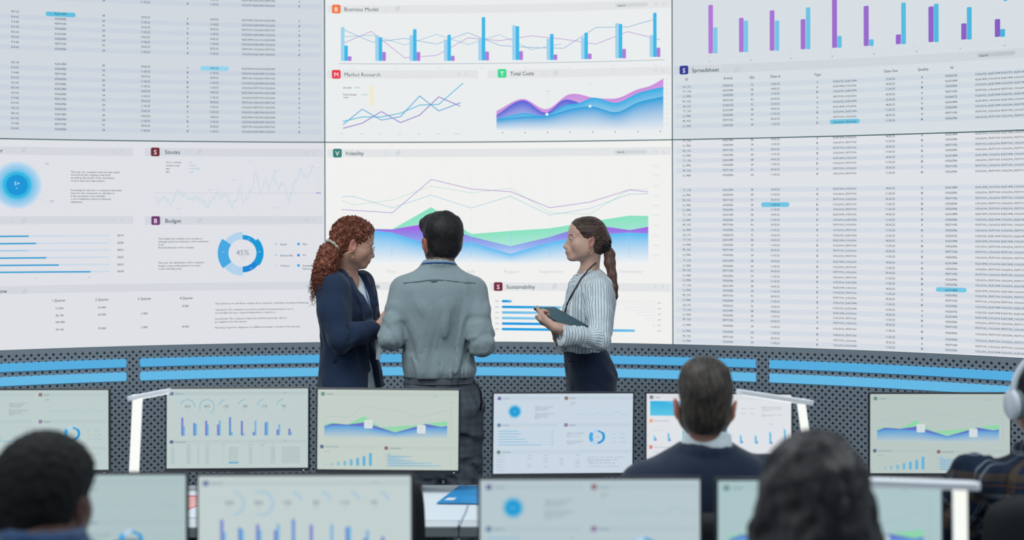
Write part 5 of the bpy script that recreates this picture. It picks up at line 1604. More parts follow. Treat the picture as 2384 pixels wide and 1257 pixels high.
    for i in range(420):
        w = V3(rnd.gauss(0, 1), rnd.gauss(-0.35, 0.7), rnd.gauss(0.5, 0.8)); w /= np.linalg.norm(w)
        q = w * V3(0.083, 0.097, 0.088) + V3(0, -0.010, 0.034)
        if q[1] > 0.060 + 0.10 * (q[2] - 0.07) + 0.0 or (q[2] < 0.02 and q[1] > 0.0) or q[2] < -0.05: continue
        curl(W(q), HR @ (np.cross(w, (1, 0, 0)) * -1.0 + 0.25 * w + V3(0, -0.3, 0)), rnd.uniform(0.012, 0.022), rnd.uniform(0.0022, 0.0034), rnd.uniform(1.5, 2.4), 0.0010)
    b.build('curl_hair', hm, hr, True)
    sp = P(774, 572, 6.345); b = MB(); ax = (tail[1] - tail[0]) / np.linalg.norm(tail[1] - tail[0]); a1 = np.cross(ax, (0, 1, 0)); a1 /= np.linalg.norm(a1); a2 = np.cross(ax, a1)
    b.tube([sp + (0.030 + 0.004 * math.sin(9 * q)) * (a1 * math.cos(q) + a2 * math.sin(q)) for q in np.linspace(0, 2 * math.pi, 40)], 0.0065, 8, cap=False)
    b.build('scrunchie', cloth_mat('cream_satin', (184, 178, 162), 0.5), e, True)
    return e
person_redhead()

# ======================================================== man in the grey shirt, seen from behind
def shirt_back_mat():
    m = mat('grey_chambray', (142, 156, 160), 0.85, 0, 0.2, 0.06, 55, 0.3, 700, 0.2)
    return m
def plaid_mat(name, base, l1, l2, pitch, w1, w2, extra=None):
    """woven checks laid around and along the body by the attributes st (around) and ht (along)"""
    m = bpy.data.materials.new(name); m.use_nodes = True
    nt = m.node_tree; N = nt.nodes; L = nt.links; b = N['Principled BSDF']; b.inputs['Roughness'].default_value = 0.9; b.inputs['Specular IOR Level'].default_value = 0.15
    cur = None
    def line(attr, off, w, col, prev, p=pitch, fac=0.75):
        a = N.new('ShaderNodeAttribute'); a.attribute_name = attr
        def M(op, x, y=None):
            n = N.new('ShaderNodeMath'); n.operation = op
            for i, q in enumerate((x, y)):
                if q is None: continue
                if isinstance(q, (int, float)): n.inputs[i].default_value = q
                else: L.new(q, n.inputs[i])
            return n.outputs[0]
        t = M('ABSOLUTE', M('SUBTRACT', M('FRACT', M('ADD', M('DIVIDE', a.outputs['Fac'], p), off)), 0.5))
        mk = M('MULTIPLY', M('LESS_THAN', t, w), fac)
        mx = N.new('ShaderNodeMix'); mx.data_type = 'RGBA'; L.new(mk, mx.inputs[0])
        if prev is None: mx.inputs[6].default_value = lin(base) + [1]
        else: L.new(prev, mx.inputs[6])
        mx.inputs[7].default_value = lin(col) + [1]
        return mx.outputs[2]
    for at in ('st', 'ht'):
        cur = line(at, 0.0, w1, l1, cur, fac=0.6); cur = line(at, 0.5, w2, l2, cur, fac=0.7)
    for (at, off, w, col, fac) in (extra or []): cur = line(at, off, w, col, cur, fac=fac)
    L.new(cur, b.inputs['Base Color'])
    return m

def person_man():
    d = 6.25; hc = P(1029.5, 561, 6.27); HR = frame(20, -4, 0); hs = 1.0
    R = frame(4); u = R[:, 0]; v = R[:, 1]
    def Z(y): return P(1020, y, d)[2]
    def X(x, y=750, dd=d): return P(x, y, dd)[0]
    e = empty('person', (X(1025), d, 0))
    tag(e, 'dark-haired person seen from behind in a grey shirt with rolled sleeves and grey trousers', 'person', 'people standing before the video wall')
    cy = d
    st = [(Z(608), X(1022), cy - 0.012, 0.062, 0.062, 0.060), (Z(622), X(1022), cy - 0.012, 0.082, 0.072, 0.070), (Z(634), X(1021), cy - 0.006, 0.118, 0.080, 0.082), (Z(646), X(1020), cy, 0.165, 0.092, 0.098), (Z(668), X(1019), cy, 0.186, 0.108, 0.112),
          (Z(710), X(1018), cy, 0.186, 0.120, 0.122), (Z(760), X(1014), cy, 0.160, 0.115, 0.114), (Z(810), X(1016), cy, 0.153, 0.112, 0.102), (Z(845), X(1021), cy, 0.156, 0.122, 0.108),
          (Z(862), X(1025), cy, 0.158, 0.126, 0.113), (Z(878), X(1023), cy, 0.148, 0.116, 0.104), (Z(884), X(1023), cy, 0.145, 0.112, 0.100)]
    thin = lambda t: [(z, x, y, a - t, b - t, c - t) for z, x, y, a, b, c in st]
    shL = P(942, 674, 6.25); elL = P(909, 787, 6.17); wrL = P(975, 782, 6.42)
    shR = P(1101, 677, 6.26); elR = P(1122, 800, 6.17); wrR = P(1062, 790, 6.43)
    hipc = V3(X(1028), cy, 0.95)
    hips = [hipc + u * 0.09, hipc - u * 0.085]; kn = [hips[0] + V3(0.006, 0.0, -0.42), hips[1] + V3(0, 0.02, -0.42)]; an = [V3(kn[0][0] + 0.01, cy + 0.01, 0.10), V3(kn[1][0], cy + 0.02, 0.10)]
    lo, hi = bounds([hc + 0.14, hc - 0.14, shR, shL, elR, elL, V3(hipc[0], cy + 0.35, 0.04)], 0.08)
    hb = (hc - V3(0.15, 0.15, 0.17), hc + V3(0.15, 0.15, 0.14)); wb = bounds([wrL, wrR, wrL + V3(0.02, 0.2, 0)], 0.05)
    f = Field(lo, hi, 0.011, [hb, wb], 0.0032)
    f.loft(thin(0.022)[0:], u); head_field(f, hc, HR, hs)
    nb = V3(X(1022), cy - 0.008, Z(628)); f.cone(hc + HR @ V3(0, -0.025, -0.05), nb, 0.053, 0.056, 0.02)
    for s_, a, b_ in ((shL, elL, wrL), (shR, elR, wrR)): f.chain([(s_, 0.046), (a, 0.034), (b_, 0.028)])
    hand(f, wrL, (0.3, 0.9, 0.1), (0.3, -0.1, 0.9), 1, 1.0); hand(f, wrR, (-0.3, 0.9, 0.1), (-0.3, -0.1, 0.9), -1, 1.0)
    legs_skin(f, hips, kn, an)
    def ex(out, x, y, z):
        w = np.clip((0.02 - y) / 0.03, 0, 1) * np.clip((z + 0.10) / 0.03, 0, 1) * (np.abs(x) < 0.074)
        return out + (np.array(lin((40, 34, 34))) - out) * w[:, None]
    link('body', f.mesh('body', skin_cols((176, 122, 98), (170, 96, 88), hc, HR, hs, (30, 26, 26), (60, 46, 42), ex)), skin_mat('skin'), e)
    eyes(hc, HR, hs, (50, 36, 28), e)
    # hair: full on top, shorter at the nape, quiff to the left front
    W = lambda q: hc + HR @ (np.array(q, float) * hs)
    f = Field(hc - 0.16, hc + 0.18, 0.0035)
    hair_cap(f, hc, HR, hs, 0.011, (0.082, 0.078), 0.020, -0.082, 0.005)
    f.ell(W((-0.022, 0.036, 0.086)), (0.062, 0.066, 0.034), HR, 0.03); f.ell(W((-0.05, 0.05, 0.075)), (0.035, 0.045, 0.03), HR, 0.02)
    f.ell(W((0, -0.045, 0.05)), (0.075, 0.055, 0.07), HR, 0.03)
    w1 = wob(21, 0.06, 7, (1, 1, 0.4)); w2 = wob(22, 0.014, 6, (1, 1, 0.3)); f.warp(lambda x, y, z: 0.0022 * w1(x, y, z) + 0.0007 * w2(x, y, z))
    link('hair', f.mesh('hair', smooth_it=1), hair_mat('black_hair', (20, 18, 20), (40, 35, 36), 0.55, 1.2, (110, 110, 16)), e)
    # shirt
    f = Field(*bounds([shR, shL, elR, elL, wrR, wrL, V3(X(1020), cy, Z(886)), nb + V3(0, 0, 0.06)], V3(0.10, 0.12, 0.07)), 0.0045)
    f.loft(thin(-0.004), u, n=2.35)
    for s_, a, b_ in ((shL, elL, wrL), (shR, elR, wrR)):
        big = 0.0 if a is elL else 0.004
        f.chain([(s_ + V3(0, 0, -0.006), 0.065), (s_ * 0.6 + a * 0.4, 0.060 + big)], 0.030); f.chain([(s_ * 0.6 + a * 0.4, 0.060 + big), (a, 0.050 + big)], 0.007)
        c_ = a * 0.30 + b_ * 0.70
        f.chain([(a, 0.053 + big), ((a + c_) / 2, 0.050), (c_, 0.044)], 0.012)
        dd = (b_ - a) / np.linalg.norm(b_ - a)
        f.cone(c_ - dd * 0.03, c_, 0.049, 0.048, 0.003); f.plane(c_ + dd * 0.004, dd, k=0.003, lo=c_ - V3(0.07, 0.02, 0.07), hi=c_ + V3(0.07, 0.12, 0.07))
        f.cone(c_, c_ + dd * 0.1, 0.038, 0.036, 0.002, 'sub')
    # collar
    f.chain([(nb + V3(0.064 * math.cos(q), -0.004 + 0.064 * math.sin(q), 0.012 + 0.014 * math.sin(q + 3.1416)), 0.0135) for q in np.linspace(2.2, 7.2, 12)], 0.008)
    f.chain([(nb + V3(0.061 * math.cos(q), -0.004 + 0.061 * math.sin(q), 0.030 + 0.014 * math.sin(q + 3.1416)), 0.007) for q in np.linspace(2.2, 7.2, 12)], 0.008)
    f.cone(nb + V3(0, 0.02, 0.02), nb + V3(0, 0, 0.12), 0.052, 0.055, 0.004, 'sub')
    w1 = wob(31, 0.10, 6, (1.2, 1, 0.28)); w2 = wob(32, 0.05, 6, (1.1, 1, 0.35)); w3 = wob(33, 0.075, 5, (0.7, 0.7, 1.3))
    zt, zb = Z(690), Z(875)
    def folds(x, y, z):
        t = np.clip((zt - z) / (zt - zb), 0, 1); arm = np.clip((np.abs(x - X(1018)) - 0.11) / 0.05, 0, 1)
        return 0.0150 * (1 - 0.65 * arm) * w1((x - X(1018)) * (0.7 + 1.0 * t), y, z) * (0.12 + t) + 0.0042 * (0.45 - np.abs(w2((x - X(1018)) * (0.7 + 0.8 * t), y, z))) * (0.15 + t) + 0.0040 * w3(x, y, z) * arm * np.clip(t * 3, 0, 1)
    f.warp(lambda x, y, z: np.clip(folds(x, y, z), -0.010, 0.007) * (1 - 0.85 * np.clip((np.abs(x - X(1022)) - 0.095) / 0.035, 0, 1) * np.clip((Z(815) - z) / 0.02, 0, 1)))
    f.plane((0, cy, Z(877)), (0, 0, -1), k=0.004)
    sm = shirt_back_mat()
    sh = link('shirt', f.mesh('shirt', smooth_it=3), sm, e)
    # yoke seam with a hanging loop, lanyard round the collar
    sd = mat('seam_grey', (112, 126, 132), 0.9)
    def surf_y(x, z, y0, eps=0.0078):   # walk in from the camera to the shirt surface
        ix = np.argmin(abs(f.ax[0] - x)); iz = np.argmin(abs(f.ax[2] - z)); col = f.D[ix, :, iz]; k = np.argmax(col < 0)
        return f.ax[1][k] - eps + 0.003 if col[k] < 0 else y0
    pts = []
    for x in np.arange(938, 1112, 6):
        z = P(x, 658 - 7 * math.exp(-((x - 1015) / 60.0) ** 2) + 0.03 * abs(x - 1018), 6.14)[2]; xx = P(x, 655, 6.14)[0]; pts.append(V3(xx, surf_y(xx, z, 6.13), z))
    MB().tube(pts, 0.0016, 6).build('yoke_seam', sd, sh, True)
    xl = P(1010, 655, 6.14)[0]; zl = pts[len(pts) // 2][2]; yl = surf_y(xl, zl, 6.13)
    MB().tube([V3(xl - 0.016, yl, zl + 0.002), V3(xl - 0.012, yl - 0.003, zl - 0.004), V3(xl, yl - 0.004, zl - 0.006), V3(xl + 0.012, yl - 0.003, zl - 0.004), V3(xl + 0.016, yl, zl + 0.002)], 0.0028, 6).build('locker_loop', sd, sh, True)
    MB().tube([nb + V3(0.072 * math.cos(q), -0.006 + 0.072 * math.sin(q), 0.022 + 0.012 * math.sin(q + 3.1416)) for q in np.linspace(2.6, 6.8, 30)], 0.0085, 8, flat=0.4, up=(0, 0, 1)).build('lanyard', mat('lanyard_blue', (44, 92, 170), 0.5), e, True)
    # glasses temple and rim at the far left
    gm = mat('wire_dark', (60, 62, 70), 0.3, 0.8); g = MB()
    for s_ in (-1, 1):
        g.tube([W((s_ * 0.033 + 0.023 * math.cos(q), 0.104 - 0.007 * abs(math.cos(q)), -0.008 + 0.020 * math.sin(q))) for q in np.linspace(0, 2 * math.pi, 25)], 0.0012, 6, cap=False)
        g.tube([W((s_ * 0.056, 0.099, -0.002)), W((s_ * 0.074, 0.09, 0.0)), W((s_ * 0.081, 0.03, 0.0)), W((s_ * 0.082, -0.012, 0.0)), W((s_ * 0.079, -0.026, -0.012))], 0.0012, 6)
    g.tube([W((-0.010, 0.104, -0.004)), W((0, 0.109, -0.001)), W((0.010, 0.104, -0.004))], 0.0012, 6); g.build('glasses', gm, e, True)
    # trousers
    tp = [(0.80, hipc[0], cy, 0.160, 0.110, 0.120), (0.90, hipc[0], cy, 0.168, 0.115, 0.128), (0.98, X(1026), cy, 0.162, 0.108, 0.112), (Z(872), X(1024), cy, 0.148, 0.104, 0.096)]
    f = Field(*bounds([V3(hipc[0], cy, Z(868)), V3(hipc[0], cy, 0.06)], V3(0.25, 0.25, 0.02)), 0.007)
    f.loft(tp, u)
    for h_, n_, a_ in zip(hips, kn, an): f.chain([(h_ + V3(0, 0, -0.05), 0.094), (n_, 0.080), (a_, 0.072)], 0.03)
    w1 = wob(41, 0.10, 6, (1, 1, 1.0)); w2 = wob(42, 0.05, 6, (0.5, 0.5, 1.8))
    f.warp(lambda x, y, z: 0.004 * w1(x, y, z) + 0.0025 * w2(x, y, z) * np.clip((0.80 - z) / 0.15, 0, 1))
    ck = plaid_mat('grey_check_wool', (84, 90, 98), (94, 100, 108), (72, 78, 86), 0.030, 0.05, 0.05)
    tr = link('trousers', f.mesh('trousers', attrs={'st': lambda V: np.arctan2(V[:, 0] - hipc[0], -(V[:, 1] - cy)) * 0.13, 'ht': lambda V: V[:, 2]}, smooth_it=2), ck, e)
    b = MB()
    ring = [V3(X(1024) + 0.1515 * math.cos(q), cy + (0.106 if math.sin(q) > 0 else 0.099) * math.sin(q), Z(889)) for q in np.linspace(0, 2 * math.pi, 60)]
    b.tube(ring, 0.0165, 8, cap=False, flat=0.12, up=(0, 0, 1)); b.build('waistband', cloth_mat('grey_waistband', (70, 76, 84), 0.9), tr, True)
    for q in (-2.2, -1.62, -1.0): 
        p = V3(X(1024) + 0.156 * math.cos(q), cy + 0.104 * math.sin(q), Z(889)); MB().box(p, (0.005, 0.003, 0.019), Rz(q + math.pi / 2), bev=0.001).build('belt_loop', mat('loop_grey', (58, 64, 72), 0.9), tr)
    for a_ in an: shoe(e, V3(a_[0], a_[1], 0.0), 0)
    # sagging strap of a radio pouch at the right hip
    MB().tube([P(1102, 888, 6.15), P(1112, 896, 6.14), P(1119, 912, 6.15), P(1121, 935, 6.16), P(1118, 955, 6.17)], 0.0045, 8).build('pocket_strap', mat('black_strap', (22, 24, 28), 0.5), tr, True)
    return e
person_man()
# ======================================================== woman with the tablet
def stripe_mat():
    m = bpy.data.materials.new('striped_blouse'); m.use_nodes = True
    nt = m.node_tree; N = nt.nodes; L = nt.links; b = N['Principled BSDF']; b.inputs['Roughness'].default_value = 0.75; b.inputs['Specular IOR Level'].default_value = 0.2
    a = N.new('ShaderNodeAttribute'); a.attribute_name = 'st'
    def M(op, x, y=None):
        n = N.new('ShaderNodeMath'); n.operation = op
        for i, q in enumerate((x, y)):
            if q is None: continue
            if isinstance(q, (int, float)): n.inputs[i].default_value = q
            else: L.new(q, n.inputs[i])
        return n.outputs[0]
    t = M('ABSOLUTE', M('SUBTRACT', M('FRACT', M('DIVIDE', a.outputs['Fac'], 0.0165)), 0.5))
    mk = M('LESS_THAN', t, 0.105)
    mx = N.new('ShaderNodeMix'); mx.data_type = 'RGBA'; L.new(mk, mx.inputs[0])
    mx.inputs[6].default_value = lin((234, 242, 246)) + [1]; mx.inputs[7].default_value = lin((128, 146, 160)) + [1]
    L.new(mx.outputs[2], b.inputs['Base Color'])
    return m

def person_tablet():
    d = 7.0; hc = P(1366, 558, 6.97); HR = frame(98, 1, 0); hs = 0.965
    R = frame(103); u = R[:, 0]; v = R[:, 1]
    def Z(y): return P(1370, y, d)[2]
    def X(x, y=720, dd=d): return P(x, y, dd)[0]
    e = empty('person', (X(1372), d, 0))
    tag(e, 'person with a low brown ponytail in a striped blouse, holding a dark tablet', 'person', 'people standing before the video wall')
    cy = d
    st = [(Z(628), X(1372), cy, 0.052, 0.056, 0.050), (Z(640), X(1374), cy, 0.090, 0.064, 0.072), (Z(654), X(1376), cy, 0.150, 0.086, 0.092), (Z(680), X(1377), cy, 0.168, 0.106, 0.108),
          (Z(712), X(1377), cy, 0.160, 0.132, 0.108), (Z(735), X(1375), cy, 0.152, 0.132, 0.106), (Z(768), X(1370), cy, 0.142, 0.114, 0.104), (Z(800), X(1364), cy, 0.138, 0.108, 0.098), (Z(816), X(1362), cy, 0.138, 0.106, 0.100)]
    thin = lambda t: [(z, x, y, a - t, b - t, c - t) for z, x, y, a, b, c in st]
    shL = P(1394, 672, 6.86); elL = P(1396, 790, 6.73); wr0 = P(1303, 763, 6.635); wrL = wr0     # near arm
    shR = P(1366, 668, 7.15); elR = P(1352, 800, 7.08); wrR = P(1300, 786, 6.92)      # far arm
    hipc = V3(X(1375), cy, 0.96)
    hips = [hipc + u * 0.08, hipc - u * 0.08]; kn = [h_ + v * 0.03 + V3(0, 0, -0.46) for h_ in hips]; an = [h_ - v * 0.0 + V3(0, 0, -0.85) for h_ in hips]
    A = P(1240, 718, 6.74); B = P(1293, 718, 6.915); D_ = A + (P(1308, 757, 6.655) - A) * 1.28; C_ = B + (D_ - A)
    # skin
    lo, hi = bounds([hc + 0.13, hc - 0.13, shR, shL, elR, elL, wrL, A, V3(hipc[0], cy, 0.04), V3(hipc[0] - 0.12, cy - 0.2, 0.1)], 0.07)
    hb = (hc - V3(0.15, 0.13, 0.16), hc + V3(0.14, 0.13, 0.13)); wb = bounds([wrL, wrR, A, B], 0.055)
    f = Field(lo, hi, 0.011, [hb, wb], 0.0028)
    f.loft(thin(0.020), u); head_field(f, hc, HR, hs, True)
    nb = V3(X(1371), cy, Z(646)); f.cone(hc + HR @ V3(0, -0.026, -0.045), nb + V3(0, 0, 0.01), 0.047, 0.048, 0.022)
    f.chain([(shL, 0.045), (elL, 0.034), (P(1292, 762, 6.645), 0.025)]); f.chain([(shR, 0.045), (elR, 0.034), (wrR, 0.025)])
    # near hand: wraps the near corner from below, thumb on top
    ad = (D_ - A) / np.linalg.norm(D_ - A); ab = (B - A) / np.linalg.norm(B - A); tn = np.cross(ad, ab); tn = tn if tn[2] > 0 else -tn
    palmc = P(1268, 742, 6.685)
    wrL = P(1288, 760, 6.645); palmc = P(1247, 743, 6.69); hd = (palmc - wrL) / np.linalg.norm(palmc - wrL)
    hand(f, wrL, hd, (0.1, 0.45, 0.88), -1, 0.84, (1.05, 1.1, 1.15, 1.2), None, 0.03)
    f.chain([(P(1283, 754, 6.64), 0.0135), (P(1268, 739, 6.65), 0.0115), (P(1259, 727, 6.675), 0.0095), (P(1252, 719, 6.70), 0.0082)], 0.008)
    # far hand under the tablet with a fingertip over its top edge
    q0 = A + ad * 0.07 + ab * 0.085 - tn * 0.050
    f.chain([(wrR, 0.025), (q0 + ad * 0.03, 0.022), (q0 - ad * 0.02, 0.020)], 0.015)
    for k in range(4):
        a0 = q0 - ad * 0.02 + ab * (0.022 * (1.5 - k)) ; a1 = a0 - ad * 0.032 + tn * 0.006; a2 = a1 - ad * 0.012 + tn * 0.004
        f.chain([(a0, 0.0095), (a1, 0.0085), (a2, 0.0072)], 0.004)
    tip = P(1250.5, 714, 6.72); f.cone(tip + V3(0.002, 0.01, -0.02), tip, 0.0075, 0.0062, 0.004)
    legs_skin(f, hips, kn, an)
    link('body', f.mesh('body', skin_cols((222, 180, 160), (196, 118, 112), hc, HR, hs, (84, 62, 50))), skin_mat('skin'), e)
    eyes(hc, HR, hs, (104, 120, 124), e, (0, 1, 0.0))
    # hair
    W = lambda q: hc + HR @ (np.array(q, float) * hs)
    hm = hair_mat('brown_hair', (52, 38, 34), (104, 80, 68), 0.42, 1.0, (9, 60, 80))
    f = Field(hc - 0.16, hc + 0.15, 0.003)
    hair_cap(f, hc, HR, hs, 0.004, (0.080, 0.074), 0.026, -0.060, 0.0)
    f.ell(W((0, -0.060, -0.005)), (0.052, 0.055, 0.055), HR, 0.03)
    f.ell(W((0, -0.085, -0.010)), (0.030, 0.035, 0.030), HR, 0.03)
    for s_ in (-1, 1): f.ell(W((s_ * 0.088, -0.004, -0.022)), V3(0.024, 0.020, 0.036), HR, 0.006, 'sub')
    w2 = wob(52, 0.016, 6, (0.4, 0.4, 1.2)); f.warp(lambda x, y, z: 0.0009 * w2(x, y, z))
    link('hair', f.mesh('hair', smooth_it=1), hm, e)
    tail = [(P(1413, 574, 6.97), 0.016), (P(1419, 592, 6.96), 0.026), (P(1420, 612, 6.95), 0.027), (P(1425, 640, 6.94), 0.021), (P(1431, 668, 6.93), 0.016), (P(1432, 690, 6.93), 0.012), (P(1429, 709, 6.93), 0.003)]
    f = Field(*bounds([q[0] for q in tail], 0.05), 0.003); f.chain(tail, 0.012)
    w2 = wob(53, 0.018, 6, (1.2, 1.2, 0.12)); f.warp(lambda x, y, z: 0.0012 * w2(x, y, z))
    link('ponytail', f.mesh('ponytail', smooth_it=1), hair_mat('brown_hair_tail', (64, 48, 44), (126, 90, 78), 0.4, 1.0, (90, 90, 10)), e)
    sp = P(1409, 566, 6.95); b = MB(); q_ = np.linspace(0, 2 * math.pi, 50)
    b.tube([sp + V3((0.014 + 0.002 * math.sin(7 * q)) * math.cos(q) + 0.001 * math.sin(11 * q), 0.018 * math.sin(q + 0.4), (0.026 + 0.002 * math.cos(8 * q)) * math.sin(q)) for q in q_], [0.0145 + 0.003 * math.sin(9 * q) for q in q_], 10, cap=False)
    b.build('scrunchie', cloth_mat('black_velvet', (14, 15, 20), 0.95), e, True)
    er = W((-0.088, -0.004, -0.058)); MB().tube([er + HR @ V3(0.002 * math.sin(q), 0.0065 * math.cos(q), 0.0130 * math.sin(q)) for q in np.linspace(0, 2 * math.pi, 20)], 0.0022, 8, cap=False).build('earring', mat('gold', (214, 176, 120), 0.2, 0.95), e, True)
    # blouse
    f = Field(*bounds([shR, shL, elR, elL, wrL, wrR, V3(X(1362), cy, Z(818)), nb + V3(0, 0, 0.05)], V3(0.10, 0.10, 0.06)), 0.0045)
    f.loft(thin(-0.006), u, n=2.2)
    f.chain([(shL + V3(0, 0, -0.004), 0.060), ((shL + elL) / 2, 0.060), (elL + V3(0, 0, 0.0), 0.054)], 0.03)
    cfL = elL * 0.10 + wr0 * 0.90 + V3(0, 0, -0.030)
    f.chain([(elL + V3(0, 0, -0.002), 0.050), ((elL + cfL) / 2 + V3(0, 0, 0.004), 0.045), (cfL, 0.050)], 0.010)
    dL = (cfL - elL) / np.linalg.norm(cfL - elL)
    f.plane(cfL + dL * 0.012, dL, k=0.003, lo=cfL - V3(0.09, 0.07, 0.07), hi=cfL + V3(0.03, 0.07, 0.08))
    f.cone(cfL + dL * 0.028, cfL + dL * 0.1, 0.034, 0.040, 0.002, 'sub')
    f.chain([(shR, 0.058), (elR, 0.052)], 0.03); cfR = elR * 0.15 + wrR * 0.85 + V3(0, 0, -0.035)
    f.chain([(elR, 0.045), (cfR, 0.032)], 0.012); f.cone(cfR, wrR + V3(0, 0, 0.0), 0.028, 0.028, 0.002, 'sub')
    # collar
    f.chain([(nb + u * 0.056 * math.sin(q) - v * 0.052 * math.cos(q) + V3(0, 0, 0.020 + 0.012 * math.cos(q)), 0.0105) for q in np.linspace(-2.5, 2.5, 13)], 0.006)
    for s_ in (-1, 1): f.chain([(nb + u * s_ * 0.045 + v * 0.046 + V3(0, 0, 0.010), 0.008), (nb + u * s_ * 0.046 + v * 0.085 + V3(0, 0, -0.035), 0.006)], 0.006)
    f.cone(nb + V3(0, 0, 0.0), nb + V3(0, 0, 0.12) + v * 0.01, 0.046, 0.050, 0.004, 'sub')
    f.cone(nb + v * 0.05 + V3(0, 0, 0.05), nb + v * 0.100 + V3(0, 0, -0.055), 0.042, 0.006, 0.004, 'sub')
    w1 = wob(61, 0.11, 6, (1, 1, 0.5)); w2 = wob(62, 0.045, 6, (1, 1, 0.8)); f.warp(lambda x, y, z: 0.0042 * w1(x, y, z) + 0.0018 * w2(x, y, z))
    def stv(V):
        tors = np.arctan2((V - V3(X(1372), cy, 0)) @ u, (V - V3(X(1372), cy, 0)) @ v) * 0.135
        axU = (elL - shL); tU = np.clip(((V - shL) @ axU) / (axU @ axU), 0, 1); pU = V - (shL + tU[:, None] * axU)
        dU = np.linalg.norm(pU, axis=1); stU = np.arctan2(pU @ V3(1, 0, 0), -pU[:, 1]) * 0.066
        axF = (cfL - elL); tF = ((V - elL) @ axF) / (axF @ axF); pF = V - (elL + np.clip(tF, 0, 1.2)[:, None] * axF); dF = np.linalg.norm(pF, axis=1)
        ringed = (tF * np.linalg.norm(axF)); along = np.arctan2(pF[:, 2], -pF[:, 1]) * 0.055
        stF = np.where(tF > 0.46, ringed, along)
        out = np.where((dU < 0.080) & (pU[:, 1] < 0.03), stU, tors)
        return np.where((dF < 0.064) & (tF > 0.06) & (dF < dU), stF, out)
    bl = link('blouse', f.mesh('blouse', attrs={'st': stv}, smooth_it=1), stripe_mat(), e)
    # lanyard: black tape from the collar down the front
    b = MB(); b.tube([P(1392, 609, 6.98), P(1385, 614, 6.93), P(1377, 621, 6.915), P(1369, 629, 6.91), P(1361, 639, 6.915)] + [onto(f, x, y, 6.6, 7.2, 0.004) for x, y in ((1353, 648), (1348, 657), (1338, 674), (1329, 690), (1321, 706), (1316, 722), (1314, 738))], 0.0048, 8, flat=0.4)
    ln = b.build('lanyard', mat('lanyard_black', (30, 34, 44), 0.5), e, True)
    MB().box(P(1303, 806, 6.88), (0.012, 0.0015, 0.036), Ry(0.22), bev=0.001).build('badge', mat('badge_white', (222, 230, 238), 0.3), ln)
    # trousers and shoes
    f = Field(*bounds([V3(X(1375), cy, Z(806)), V3(X(1375), cy, 0.08)], V3(0.22, 0.24, 0.02)), 0.008)
    f.loft([(0.80, X(1377), cy, 0.160, 0.112, 0.112), (Z(905), X(1375), cy, 0.166, 0.114, 0.116), (Z(870), X(1374), cy, 0.168, 0.116, 0.128), (Z(845), X(1371), cy, 0.158, 0.114, 0.112), (Z(810), X(1362), cy, 0.140, 0.106, 0.100)], u)
    for h_, n_, a_ in zip(hips, kn, an): f.chain([(h_ + V3(0, 0, -0.08), 0.085), (n_, 0.066), (a_, 0.058)], 0.03)
    w1 = wob(71, 0.12, 5); f.warp(lambda x, y, z: 0.002 * w1(x, y, z))
    nv = cloth_mat('navy_trousers', (36, 48, 72), 0.85)
    tr = link('trousers', f.mesh('trousers'), nv, e)
    MB().tube([P(1322, 842, 6.845), P(1335, 841, 6.832), P(1352, 841, 6.822)], 0.0022, 6).build('pocket_welt', mat('pocket_dark', (18, 24, 40), 0.9), tr)
    for a_ in an: shoe(e, V3(a_[0], a_[1], 0.0), 103, (28, 28, 34))
    # the tablet
    t = empty('tablet', (A + C_) / 2); tag(t, 'tablet in a dark teal cover held by the person in the striped blouse', 'tablet')
    cen = (A + C_) / 2; hx = np.linalg.norm(D_ - A) / 2; hy = np.linalg.norm(B - A) / 2; ay = np.cross(tn, ad)
    MB().prism(rrect(hx, hy, 0.008), cen, ad, ay, tn, 0.0030).build('tablet_body', mat('tablet_edge', (40, 46, 54), 0.4, 0.5), t)
    MB().prism(rrect(hx + 0.001, hy + 0.001, 0.008), cen + tn * 0.0042, ad, ay, tn, 0.0013).build('cover', mat('tablet_cover', (62, 96, 108), 0.6, bump=0.2, bscale=500), t)
    for k in (-0.5, 0.0, 0.5): MB().box(cen + tn * 0.0056 + ay * hy * k, (hx, 0.0006, 0.0002), np.stack([ad, ay, tn], 1)).build('cover_crease', mat('crease', (42, 70, 80), 0.8), t)
    return e
person_tablet()

# ======================================================== seated people



